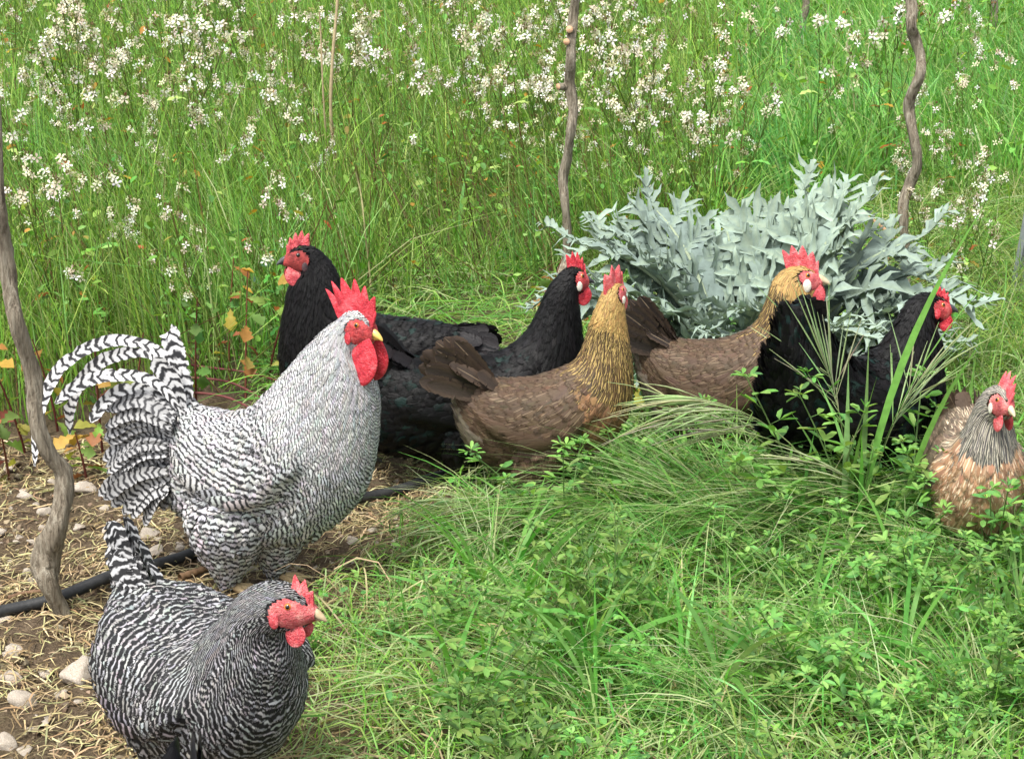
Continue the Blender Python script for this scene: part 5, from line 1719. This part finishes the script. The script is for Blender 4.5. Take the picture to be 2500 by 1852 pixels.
# ---------------- long pale grass flopped over in swathes (stuff)
def build_flopped():
    rng = np.random.default_rng(91)
    a = Acc()
    spots = [(rng.uniform(1020, 2490), rng.uniform(1240, 1840), None) for _ in range(95)]
    spots += [(rng.uniform(1500, 2300), rng.uniform(1300, 1400), 0.30) for _ in range(26)]
    spots += [(x, y, 0.2) for x, y in ((1230, 1330), (1270, 1340), (1300, 1300), (1420, 1300), (2300, 1000), (2380, 960), (2450, 1000), (2480, 900), (2340, 900), (2420, 860))]
    for px_, py_, hh in spots:
        g = ground_pt(px_, py_)
        n = rng.integers(16, 40)
        x = g[0] + rng.normal(0, 0.02, n); y = g[1] + rng.normal(0, 0.02, n)
        az0 = rng.normal(pi, 0.9) if rng.random() < 0.7 else rng.uniform(0, 6.28)
        h = rng.uniform(0.7, 1.15, n) * (hh or rng.uniform(0.13, 0.24))
        h = cap_height(x, y, h, 110.0 if hh == 0.30 else 25.0) if hh != 0.2 else h
        V, Q, C = grass_blades(x, y, h * 1.25, rng.uniform(0.0016, 0.0040, n), rng.uniform(0.7, 1.5, n), pick(G_PALE + G_LUSH + [(0.46, 0.52, 0.30)], n, rng), rng, 7, rng.normal(az0, 0.35, n))
        a.add(V, Q, None, C)
    o = obj('flopped_grass', a.mesh('flopped_grass', M_GRASS))
    tag(o, 'long pale grass flopped over in swathes in the foreground', 'grass', kind='stuff')
build_flopped()

# ---------------- weeds with yellow and orange leaves at the meadow edge
def lobed_leaf(ln, wd, rng):
    s = np.linspace(0, 1, 9)
    w = wd * np.array([0.05, 0.12, 0.45, 0.30, 0.75, 0.6, 1.0, 0.6, 0.03])
    z = 0.25 * ln * (s - 1.2 * s ** 2)
    V = np.stack([np.stack([s * ln, w * 0.5, z + w * 0.22], -1), np.stack([s * ln, 0 * w, z], -1), np.stack([s * ln, -w * 0.5, z + w * 0.22], -1)], 1)
    i = np.arange(27).reshape(9, 3)
    Q = np.stack([i[:-1, :-1], i[:-1, 1:], i[1:, 1:], i[1:, :-1]], -1).reshape(-1, 4)
    return V.reshape(-1, 3), Q
def weed(px, py, h, seed, label, cols, nl=9):
    rng = np.random.default_rng(seed)
    g = ground_pt(px, py)
    root = bpy.data.objects.new('leafy_weed', None)
    COL.objects.link(root)
    root.empty_display_size = 0.05
    root.location = (g[0], g[1], float(gz(g[0], g[1])))
    tag(root, label, 'weed', 'weeds with turning leaves at the meadow edge')
    t = np.linspace(0, 1, 8)
    ln = rng.normal(0, 0.2)
    P = np.stack([ln * h * t ** 1.5, 0.1 * h * rng.normal() * t, h * t], -1)
    V, Q, C = tubes(P[None], (0.0035 - 0.002 * t)[None], np.array([(0.19, 0.065, 0.045)]), 5)
    obj('stem', mk_mesh('stem', V, Q, None, M_FOL, True, C), root)
    for k in range(nl):
        f = rng.uniform(0.08, 0.95)
        b = [np.interp(f, t, P[:, i]) for i in range(3)]
        l_ = rng.uniform(0.035, 0.07)
        V, Q = lobed_leaf(l_, l_ * 0.62, rng)
        c = np.tile(pick(cols, 1, rng), (len(V), 1))
        obj('leaf', mk_mesh('leaf', V, Q, None, M_FOL, True, c), root, b, (rng.normal(0, 0.5), rng.uniform(-0.5, 0.9), rng.uniform(0, 6.28)))
YEL = [(0.40, 0.25, 0.06), (0.34, 0.16, 0.05), (0.32, 0.30, 0.07), (0.16, 0.27, 0.06), (0.20, 0.30, 0.06), (0.30, 0.11, 0.06)]
GRN = [(0.10, 0.21, 0.05), (0.13, 0.25, 0.06), (0.34, 0.30, 0.05)]
for i, (px, py, h, lab, c) in enumerate([
    (60, 1090, 0.30, 'weed with orange leaves beside the left vine trunk', YEL), (140, 1040, 0.24, 'weed with mixed leaves just right of the left vine trunk', YEL + GRN),
    (250, 1100, 0.30, 'reddish-stemmed weed showing through the rooster tail', YEL), (330, 1060, 0.26, 'weed with yellow leaves above the rooster back', YEL + GRN),
    (480, 1000, 0.30, 'green weed behind the rooster back', GRN), (600, 985, 0.32, 'weed with big orange leaves left of the black hen', YEL),
    (655, 960, 0.34, 'weed with yellow leaves touching the black hen breast', YEL), (560, 930, 0.34, 'weed with yellowing leaves behind the rooster shoulder', YEL + GRN),
    (660, 800, 0.34, 'blue-green leafy weed above the black hen', [(0.07, 0.17, 0.10), (0.09, 0.20, 0.12)]), (700, 780, 0.30, 'weed with rusty leaves above the black hen comb', YEL),
    (20, 1150, 0.16, 'low orange-leaved weed at the left edge', YEL), (210, 1160, 0.12, 'low withered weed on the stony soil', YEL),
    (1420, 820, 0.22, 'weed with orange leaves under the middle vine trunk', YEL), (1330, 790, 0.2, 'yellow-leaved weed at the foot of the middle vine', YEL + GRN),
    (1590, 1120, 0.20, 'green broad-leaved weed between the two brown hens', GRN), (1640, 1160, 0.17, 'second broad-leaved weed between the brown hens', GRN)]):
    weed(px, py, h, 400 + i, lab, c, 11)

# ---------------- the silver cardoon
def cardoon_leaf(base, az, e0, e1, ln, rng, pw=1.0, tint=(0.205, 0.27, 0.235)):
    K = 26
    s = np.linspace(0, 1, K)
    el = radians(e0) + (radians(e1) - radians(e0)) * s ** 1.6
    ds = ln / (K - 1)
    d = np.array([cos(az), sin(az), 0]); up = np.array([0, 0, 1.0]); sd = np.array([-sin(az), cos(az), 0])
    sway = rng.normal(0, 0.10)
    tan = nrm(d * np.cos(el)[:, None] + up * np.sin(el)[:, None] + sd * (sway * s)[:, None])
    P = base + np.vstack([np.zeros(3), np.cumsum(tan[:-1] * ds, 0)])
    nrmv = np.cross(tan, sd)                       # upper face
    nrmv = nrmv * np.sign((nrmv @ up + 0.2 * (nrmv @ -d))[:, None] + 1e-6) if False else np.cross(tan, np.broadcast_to(sd, tan.shape)) * -1
    nrmv = -nrmv
    nrmv = np.where((nrmv[:, 2:] + 0.0) < 0, nrmv, nrmv)
    rib, bl = Acc(), Acc()
    rr = 0.0105 * pw * (1 - 0.86 * s) + 0.0012
    V, Q, C = tubes(P[None], rr[None], np.array([(0.30, 0.36, 0.24)]), 7); rib.add(V, Q, None, C)
    lw = ln * 0.085 * np.interp(s, [0, 0.12, 0.3, 0.8, 1], [0.1, 0.4, 1, 0.9, 0.3]) * (1 + 0.3 * np.cos(np.arange(K) * 2.1))
    for sg in (-1, 1):
        e = P + np.cross(nrmv, tan) * (sg * lw)[:, None] + nrmv * (0.35 * lw + 0.004 * np.sin(np.arange(K) * 1.9))[:, None]
        V = np.stack([P, e], 1).reshape(-1, 3)
        i = np.arange(K * 2).reshape(K, 2)
        bl.add(V, np.stack([i[:-1, 0], i[:-1, 1], i[1:, 1], i[1:, 0]], -1), None, np.array(tint) * 1.05)
    nl = 7
    for k in range(nl):
        f = 0.13 + 0.85 * (k / (nl - 1)) ** 0.95
        L0 = ln * 0.37 * np.interp(f, [0.1, 0.3, 0.6, 0.85, 1.0], [0.35, 0.85, 1.0, 0.75, 0.55])
        for sg in ((-1, 1) if k < nl - 1 else (0,)):
            ff = np.clip(f + rng.normal(0, 0.012), 0.05, 1)
            b = np.array([np.interp(ff, s, P[:, i]) for i in range(3)])
            tt = nrm(np.array([np.interp(ff, s, tan[:, i]) for i in range(3)]))
            nn = nrm(np.array([np.interp(ff, s, nrmv[:, i]) for i in range(3)]))
            side = np.cross(nn, tt) * sg
            fwd = np.interp(f, [0, 1], [0.45, 0.9]) + rng.normal(0, 0.08)
            dr = nrm(tt * fwd + side * (1.0 if sg else 0) + nn * rng.uniform(-0.05, 0.5))
            ll = L0 * rng.uniform(0.8, 1.2)
            def lobe(b, dr, nn, ll, wd, droop, kk=7):
                u = np.linspace(0, 1, kk)
                wav = rng.uniform(0, 6)
                path = b + dr * (ll * u)[:, None] + nn * (0.15 * ll * np.sin(u * 7 + wav) * u)[:, None] + np.cross(dr, nn) * (0.10 * ll * np.sin(u * 4 + wav * 2) * u)[:, None] + up * (-droop * ll * u ** 2)[:, None]
                w = wd * np.interp(u, [0, 0.2, 0.45, 0.75, 1], [0.55, 0.85, 1, 0.6, 0.02]) * (1 + (0.42 if kk > 8 else 0.16) * np.cos(np.arange(kk) * pi))
                cr = nrm(np.cross(nn, dr))
                fold = 0.35 + 0.2 * rng.random()
                A = path + cr * (w * 0.5)[:, None] + nn * (w * 0.5 * fold)[:, None]
                Bm = path
                Cc = path - cr * (w * 0.5)[:, None] + nn * (w * 0.5 * fold)[:, None]
                V = np.stack([A, Bm, Cc], 1).reshape(-1, 3)
                i = np.arange(kk * 3).reshape(kk, 3)
                Q = np.stack([i[:-1, :-1], i[:-1, 1:], i[1:, 1:], i[1:, :-1]], -1).reshape(-1, 4)
                c = np.array(tint) * (1 + 0.10 * rng.standard_normal())
                cc = np.tile(c, (len(V), 1)).reshape(kk, 3, 3)
                cc[:, 1] = cc[:, 1] * np.array([1.35, 1.32, 1.15])
                cc[:, (0, 2)] *= rng.uniform(0.95, 1.35)
                bl.add(V, Q, None, cc.reshape(-1, 3))
                return path, cr
            dro = rng.uniform(0.0, 0.45) * (1 if e1 < 10 else 0.4)
            path, cr = lobe(b, dr, nn, ll, ll * 0.23 * pw ** 0.3, dro, 13)
            for q in range(3):
                fq = 0.22 + 0.20 * q + rng.normal(0, 0.03)
                pb = np.array([np.interp(fq, np.linspace(0, 1, 13), path[:, i]) for i in range(3)])
                for s2 in (-1, 1):
                    d2 = nrm(dr * 0.9 + cr * s2 * 0.95 + nn * rng.uniform(-0.1, 0.7))
                    lobe(pb, d2, nn, ll * (0.52 - 0.07 * q) * rng.uniform(0.7, 1.3), ll * 0.11, dro, 5)
    return rib, bl

def build_cardoon():
    rng = np.random.default_rng(55)
    g = ground_pt(1800, 985)
    root = bpy.data.objects.new('cardoon_plant', None)
    COL.objects.link(root)
    root.location = (g[0], g[1], float(gz(g[0], g[1])))
    tag(root, 'large silvery cardoon plant with jagged arching leaves behind the brown hen', 'cardoon')
    specs = []
    # (az from +x, e0, e1, length)  camera is towards -y (az = -90)
    specs += [(radians(-118), 66, -42, 0.70), (radians(-140), 60, -28, 0.66), (radians(178), 50, -12, 0.78), (radians(160), 58, 2, 0.84), (radians(145), 64, 12, 0.80),
              (radians(-95), 72, -30, 0.62), (radians(-70), 64, -34, 0.64), (radians(-45), 58, -22, 0.68), (radians(-20), 52, -18, 0.76), (radians(0), 48, -8, 0.86),
              (radians(14), 56, 0, 0.84), (radians(60), 72, 34, 0.80), (radians(35), 72, 40, 0.80), (radians(22), 76, 40, 0.78), (radians(130), 66, 20, 0.80),
              (radians(-160), 62, 0, 0.72), (radians(-85), 80, 10, 0.62), (radians(-30), 70, 5, 0.70), (radians(-125), 38, -34, 0.46), (radians(-60), 36, -28, 0.50),
              (radians(-100), 28, -20, 0.42), (radians(-150), 32, -25, 0.50), (radians(-15), 34, -30, 0.56), (radians(190), 34, -25, 0.56), (radians(90), 62, 10, 0.76),
              (radians(-50), 68, -8, 0.66), (radians(-172), 66, 12, 0.80), (radians(28), 62, 15, 0.86), (radians(-110), 74, -12, 0.62), (radians(110), 70, 25, 0.78), (radians(168), 44, -20, 0.70), (radians(8), 40, -18, 0.72)]
    specs = [q for k, q in enumerate(specs) if k not in (1, 7, 17, 29)]
    for (az, e0, e1, ln) in specs:
        b = np.array([cos(az) * 0.03, sin(az) * 0.03, -0.01])
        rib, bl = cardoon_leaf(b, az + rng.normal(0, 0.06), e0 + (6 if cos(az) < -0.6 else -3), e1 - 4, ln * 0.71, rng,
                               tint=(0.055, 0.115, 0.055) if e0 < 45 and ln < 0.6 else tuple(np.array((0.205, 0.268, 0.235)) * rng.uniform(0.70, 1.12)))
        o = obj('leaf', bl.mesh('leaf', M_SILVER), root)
        obj('midrib', rib.mesh('midrib', M_SILVER), o)
    # small seedlings of the same kind farther right
    for k, (px, py, s, lab) in enumerate(((2110, 1000, 0.30, 'small silver cardoon at the foot of the large one'),)):
        g = ground_pt(px, py)
        r2 = bpy.data.objects.new('cardoon_seedling', None)
        COL.objects.link(r2)
        r2.location = (g[0], g[1], float(gz(g[0], g[1])))
        tag(r2, lab, 'cardoon', 'small cardoon plants')
        for j in range(8):
            az = j * 2.4 + rng.normal() * 0.2
            rib, bl = cardoon_leaf(np.array([0, 0, 0.0]), az, rng.uniform(40, 75), rng.uniform(-20, 20), s * rng.uniform(0.6, 0.9), rng, 0.5)
            o = obj('leaf', bl.mesh('leaf', M_SILVER), r2)
            obj('midrib', rib.mesh('midrib', M_SILVER), o)
build_cardoon()

# ---------------- vine trunks
def trunk_mesh(P, R, seed, sides=18):
    rng = np.random.default_rng(seed)
    n = 90
    C = catmull(np.column_stack([P, R]), n)
    p, r = C[:, :3], np.maximum(C[:, 3], 0.004)
    tan = nrm(np.gradient(p, axis=0))
    a = nrm(np.cross(tan, np.array([0.2, 1, 0.1]))); b = np.cross(tan, a)
    ang = np.arange(sides) * 2 * pi / sides
    arc = np.concatenate([[0], np.cumsum(np.linalg.norm(np.diff(p, axis=0), axis=1))])
    tw = arc * 6
    rid = 1 + 0.13 * np.sin(ang[None] * 3 + tw[:, None]) + 0.06 * np.sin(ang[None] * 7 - tw[:, None] * 1.3 + 1) + 0.05 * rng.standard_normal((n, sides))
    lump = 1 + 0.10 * np.sin(arc * 43 + seed) * np.sin(arc * 17 + 2)
    V = p[:, None] + (a[:, None] * np.cos(ang)[None, :, None] + b[:, None] * np.sin(ang)[None, :, None]) * (r * lump)[:, None, None] * rid[..., None]
    i = np.arange(n * sides).reshape(n, sides); j = np.roll(i, -1, 1)
    Q = np.stack([i[:-1], j[:-1], j[1:], i[1:]], -1).reshape(-1, 4)
    V = np.vstack([V.reshape(-1, 3), p[-1]])
    T = [(n * sides, i[-1, k], j[-1, k]) for k in range(sides)]
    return mk_mesh('trunk', V, Q, T, M_BARK)
def stub_mesh(p, d, r, l):
    d = nrm(np.array(d, float))
    P = np.array([p - d * 0.01, p + d * l * 0.6, p + d * l, p + d * (l + 0.0005)])
    V, Q, C = tubes(P[None], np.array([[r * 1.2, r, r * 0.95, 0.0005]]), np.ones((1, 3)), 10)
    mi = np.repeat([0, 0, 1], 10)
    return mk_mesh('pruned_stub', V, Q, None, None, mats=[M_BARK, M_CUT], midx=mi)
M_CUT = simple_mat('cut_wood', (0.40, 0.22, 0.12), (0.58, 0.38, 0.24), 90, 0.8, 0.2, 0.3)

def vine(base, pts, label, seed, stubs=(), dy=0.0):
    g = ground_pt(*base)
    root = bpy.data.objects.new('vine_trunk', None)
    COL.objects.link(root)
    root.location = (g[0], g[1], 0)
    tag(root, label, 'grapevine', 'old grapevine trunks')
    P, R = [], []
    mpp = np.linalg.norm(g - _C) / FPX
    for k, (x, y, r) in enumerate(pts):
        q = plane_pt(x, y, g[1]) - np.array([g[0], g[1], 0])
        q[1] += 0.012 * sin(k * 1.9 + seed)
        P.append(q); R.append(r * mpp * 0.67)
    obj('trunk', trunk_mesh(np.array(P), np.array(R), seed), root)
    for (x, y, d, r, l) in stubs:
        q = plane_pt(x, y, g[1]) - np.array([g[0], g[1], 0])
        obj('pruned_stub', stub_mesh(q, d, r, l), root)
    return root
vine((160, 1505), [(168, 1530, 26), (150, 1490, 27), (125, 1420, 30), (112, 1385, 50), (118, 1340, 50), (140, 1290, 34), (156, 1220, 29), (150, 1160, 29), (118, 1100, 27), (90, 1020, 27), (76, 930, 26), (58, 850, 25),
                   (40, 770, 24), (18, 690, 24), (6, 600, 24), (0, 480, 23), (-14, 300, 23), (-30, 80, 22), (-40, -160, 22), (-70, -420, 20)],
     'weathered grapevine trunk at the left edge beside the rooster tail', 1)
vine((1385, 775), [(1390, 800, 30), (1385, 740, 26), (1378, 670, 25), (1384, 640, 18), (1386, 580, 16), (1380, 500, 15), (1374, 440, 17), (1384, 390, 15), (1392, 320, 16), (1398, 270, 17), (1390, 205, 18), (1392, 150, 18), (1394, 100, 17),
                   (1400, 40, 15), (1408, -30, 14), (1412, -150, 14), (1425, -300, 13)],
     'slim grapevine trunk with pruned stubs left of the cardoon', 2,
     [(1393, 75, (-0.2, -1, 0.3), 0.011, 0.02), (1388, 102, (-0.3, -1, 0.1), 0.010, 0.022), (1376, 212, (-0.8, -0.7, 0.1), 0.010, 0.022)])
vine((2205, 800), [(2206, 830, 17), (2205, 760, 16), (2212, 700, 16), (2215, 640, 16), (2206, 560, 16), (2206, 500, 17), (2225, 450, 17), (2238, 400, 17), (2228, 330, 16), (2220, 270, 17), (2225, 230, 18), (2243, 180, 17), (2247, 135, 17),
                   (2232, 90, 17), (2222, 60, 16), (2226, 15, 17), (2215, -60, 15), (2225, -200, 15), (2215, -340, 14)],
     'crooked slim grapevine trunk behind the right black hen', 3)
vine((1955, 160), [(1958, 180, 12), (1955, 120, 11), (1962, 60, 11), (1968, 10, 12), (1962, -60, 11), (1970, -160, 10)], 'distant grapevine trunk at the top edge behind the cardoon', 4)
vine((2425, 130), [(2425, 150, 12), (2424, 90, 11), (2430, 30, 12), (2422, -40, 11), (2430, -140, 10)], 'distant grapevine trunk at the top right corner', 5)
vine((1490, 140), [(1490, 160, 11), (1488, 90, 10), (1494, 30, 10), (1488, -40, 10), (1494, -140, 10)], 'distant grapevine trunk at the top behind the slim trunk', 6)

# ---------------- galvanised post at the right edge
def build_post():
    g = ground_pt(2484, 715)
    root = bpy.data.objects.new('metal_post', None)
    COL.objects.link(root)
    root.location = (g[0], g[1], 0)
    root.rotation_euler = (0, radians(4.5), radians(8))
    tag(root, 'grey galvanised vineyard post leaning at the right edge', 'post')
    def bx(x0, x1, y0, y1, z0, z1):
        V = np.array([(x, y, z) for x in (x0, x1) for y in (y0, y1) for z in (z0, z1)])
        return V, [(0, 1, 3, 2), (4, 6, 7, 5), (0, 4, 5, 1), (2, 3, 7, 6), (0, 2, 6, 4), (1, 5, 7, 3)]
    for nm, b in (('web', (-0.022, 0.022, 0, 0.003, -0.1, 1.7)), ('flange', (-0.025, -0.0222, -0.028, 0.003, -0.1, 1.7)), ('flange', (0.0222, 0.025, -0.028, 0.003, -0.1, 1.7))):
        V, Q = bx(*b)
        obj(nm, mk_mesh(nm, V, Q, None, M_METAL, False), root)
    for z in (0.55, 0.95, 1.35):
        V, Q, C = tubes(np.array([[(-0.025, -0.012, z), (-0.037, -0.018, z + 0.003), (-0.037, -0.018, z + 0.02)]]), np.full((1, 3), 0.003), np.ones((1, 3)), 6)
        obj('wire_hook', mk_mesh('wire_hook', V, Q, None, M_METAL), root)
build_post()

# ---------------- drip hose
def build_hose():
    pts = [(-260, 1575), (0, 1502), (180, 1462), (340, 1408), (480, 1362), (640, 1310), (800, 1262), (880, 1232), (1000, 1200), (1100, 1180), (1300, 1150), (1700, 1100)]
    P = np.array([ground_pt(*p) for p in pts])
    C = catmull(P, 160)
    C[:, 2] = gz(C[:, 0], C[:, 1]) + 0.016 + 0.004 * np.sin(np.arange(160) * 0.21)
    V, Q, _ = tubes(C[None], np.full((1, 160), 0.0118), np.ones((1, 3)), 14)
    o = obj('drip_hose', mk_mesh('drip_hose', V, Q, None, M_HOSE))
    tag(o, 'black plastic irrigation hose running across the soil under the rooster', 'hose')
build_hose()

# ---------------- stones
def stone_mesh(seed):
    rng = np.random.default_rng(seed)
    import bmesh
    bm = bmesh.new()
    bmesh.ops.create_icosphere(bm, subdivisions=3, radius=1.0)
    pl = nrm(rng.standard_normal((13, 3))); dd = rng.uniform(0.45, 0.9, 13)
    for v in bm.verts:
        p = np.array(v.co)
        s = min([1.0] + [d / max(q @ p, 1e-6) if q @ p > 0 else 9 for q, d in zip(pl, dd)])
        p = p * s * (1 + 0.03 * rng.standard_normal())
        v.co = p * np.array([1, 0.8, 0.6])
    me = bpy.data.meshes.new('stone')
    bm.to_mesh(me); bm.free()
    me.polygons.foreach_set('use_smooth', np.ones(len(me.polygons), bool))
    me.materials.append(M_STONE)
    return me
def build_stones():
    rng = np.random.default_rng(66)
    var = [stone_mesh(500 + i) for i in range(9)]
    big = [(40, 1590, 58, 'round tan stone at the left edge on the straw'), (62, 1708, 78, 'big pale stone left of the barred hen, second from the bottom'), (148, 1696, 46, 'small white stone beside the barred hen'),
           (190, 1652, 130, 'long flat whitish stone touching the barred hen'), (38, 1660, 56, 'flat white stone above the big pale one'), (14, 1812, 80, 'white stone cut by the left edge near the bottom'),
           (58, 1832, 44, 'small pink-white stone in the bottom left corner'), (366, 1302, 66, 'pale rounded stone under the rooster tail'), (380, 1345, 50, 'flat stone above the hose behind the barred hen tail'),
           (440, 1340, 34, 'small pointed white stone under the rooster belly'), (842, 1270, 32, 'cubic whitish stone beside the hose under the rooster breast'), (862, 1332, 46, 'reddish tan stone on the soil right of the rooster'),
           (205, 1185, 66, 'tan stone behind the left vine trunk'), (110, 1240, 40, 'grey-tan stone left of the vine trunk'), (46, 1300, 36, 'brown stone near the left edge above the hose'), (300, 1175, 52, 'stone under the falling rooster tail'),
           (190, 1275, 36, 'white pebble right of the vine trunk'), (255, 1235, 44, 'pale stone between vine and rooster tail'), (60, 1205, 60, 'flat tan stone at the left behind the vine'), (330, 1240, 40, 'chalky stone below the rooster saddle')]
    for px, py, w, lab in big:
        g = ground_pt(px, py)
        s = w / 2 * np.linalg.norm(g - _C) / FPX
        o = obj('stone', var[rng.integers(9)], None, (g[0], g[1], float(gz(g[0], g[1])) + 0.16 * s), (rng.normal(0, 0.15), rng.normal(0, 0.15), rng.normal(0, 0.5)), (s, s * rng.uniform(0.9, 1.2), s * rng.uniform(0.8, 1.1)))
        tag(o, lab, 'stone', 'larger pale stones on the soil')
    def m(px, py, x, y):
        return inpoly(px, py, SOIL) & (px < 1000) & (rng.random(len(px)) < np.where(py < 1420, 1.0, 0.42))
    x, y, px, py = scatter(150, (-1.7, 0.2), (1.95, 4.0), m, rng)
    k = np.where((px > -30) & (px < 1000) & (py < 1900))[0][:220]
    for i in k:
        s = rng.uniform(0.004, 0.017) * (1.25 if rng.random() < 0.2 else 1)
        o = obj('pebble', var[rng.integers(9)], None, (x[i], y[i], float(gz(x[i], y[i])) + 0.12 * s), (rng.normal(0, 0.3), rng.normal(0, 0.3), rng.uniform(0, 6.28)), (s, s * rng.uniform(0.8, 1.2), s))
        tag(o, 'small tan limestone pebble lying in the straw on the soil', 'pebble', 'small pebbles on the soil')
    print('pebbles', len(k))
build_stones()
def build_clods():
    rng = np.random.default_rng(67)
    x, y, px, py = scatter(2600, (-1.8, 0.2), (1.9, 4.0), lambda px, py, x, y: inpoly(px, py, SOIL), rng)
    n = len(x)
    tv = np.array([(1, 0, 0), (0.2, 0.9, 0.1), (-0.9, 0.3, 0), (-0.3, -0.9, 0.1), (0.1, 0.1, 0.75), (0, 0, -0.6), (0.6, 0.6, 0.4), (-0.5, -0.4, 0.5)])
    tt = [(0, 1, 6), (6, 1, 4), (0, 6, 4), (1, 2, 4), (2, 7, 4), (2, 3, 7), (7, 3, 4), (3, 0, 4), (1, 0, 5), (2, 1, 5), (3, 2, 5), (0, 3, 5)]
    S = rng.uniform(0.0018, 0.0075, n) * (0.6 + rng.random(n))
    az = rng.uniform(0, 6.28, n)
    d = np.stack([np.cos(az), np.sin(az), rng.normal(0, 0.4, n)], -1)
    V, Q, T, C = stamp(tv, None, tt, frames(d, rng.uniform(0, 6, n)), S, np.stack([x, y, gz(x, y) + 0.2 * S], -1), pick([(0.13, 0.09, 0.06), (0.20, 0.15, 0.10), (0.30, 0.24, 0.17), (0.09, 0.06, 0.04)], n, rng, 0.2))
    a = Acc(); a.add(V, Q, T, C)
    o = obj('soil_crumbs', a.mesh('soil_crumbs', M_STRAW, False))
    tag(o, 'loose crumbs of brown soil and grit on the bare ground', 'soil', kind='stuff')
build_clods()

# ---------------- sticks, canes and dry stalks
def stick(pts, r, name, label, col, zoff=0.006, group=None, plane=None, cat='stick'):
    if plane is None:
        P = np.array([ground_pt(*p) for p in pts])
        C = catmull(P, 24)
        C[:, 2] = gz(C[:, 0], C[:, 1]) + zoff + r
    else:
        Yp = ground_pt(*plane)[1]
        C = catmull(np.array([plane_pt(*p, Yp) for p in pts]), 24)
        C[:, 1] += 0.01 * np.sin(np.arange(24) * 0.4)
    rad = r * (1 + 0.12 * np.sin(np.arange(24) * 1.7)) * np.linspace(1, 0.7, 24)
    V, Q, Cc = tubes(C[None], rad[None], np.array([col]), 7)
    o = obj(name, mk_mesh(name, V, Q, None, M_STRAW, True, Cc))
    tag(o, label, cat, group)
stick([(440, 1428), (490, 1408), (535, 1392)], 0.008, 'fallen_stick', 'short brown stick beside the hose behind the barred hen', (0.16, 0.09, 0.055))
stick([(1480, 1802), (1530, 1745), (1580, 1728), (1640, 1722)], 0.004, 'fallen_stick', 'thin grey bent twig lying in the bottom middle', (0.30, 0.23, 0.16), 0.03)
stick([(20, 1462), (60, 1452), (120, 1448)], 0.005, 'fallen_stick', 'thin brown stick left of the vine foot', (0.17, 0.10, 0.06))
stick([(2040, 560), (2120, 590), (2200, 640)], 0.008, 'dry_cane', 'pinkish dry cane lying right of the cardoon, upper one', (0.36, 0.20, 0.14), 0.06)
stick([(2030, 600), (2100, 630), (2170, 670)], 0.007, 'dry_cane', 'pinkish dry cane lying right of the cardoon, lower one', (0.33, 0.18, 0.13), 0.04)
stick([(815, 560), (818, 400), (808, 280), (812, 150), (822, 20), (826, -60)], 0.007, 'dry_stalk', 'tall pale dry stalk standing in the meadow, thicker one', (0.46, 0.37, 0.22), plane=(815, 560), cat='stalk')
stick([(800, 540), (798, 380), (790, 230), (784, 120), (780, 30)], 0.004, 'dry_stalk', 'tall thin dry stalk left of the thicker one', (0.42, 0.33, 0.20), plane=(800, 540), cat='stalk')
stick([(905, 700), (895, 600), (885, 500), (868, 420)], 0.003, 'dry_stalk', 'bent pale stalk above the rooster comb', (0.40, 0.36, 0.18), plane=(905, 800), cat='stalk')
for i, (a, b, c) in enumerate((((430, 960), (560, 985), (680, 1040)), ((450, 1000), (560, 1020), (650, 1060)), ((470, 930), (600, 960), (690, 985)))):
    stick([a, b, c], 0.0035, 'fallen_stalk', ('middle', 'lowest', 'uppermost')[i] + ' dark red fallen stalk in the shade behind the rooster back', (0.16, 0.055, 0.05), 0.05)
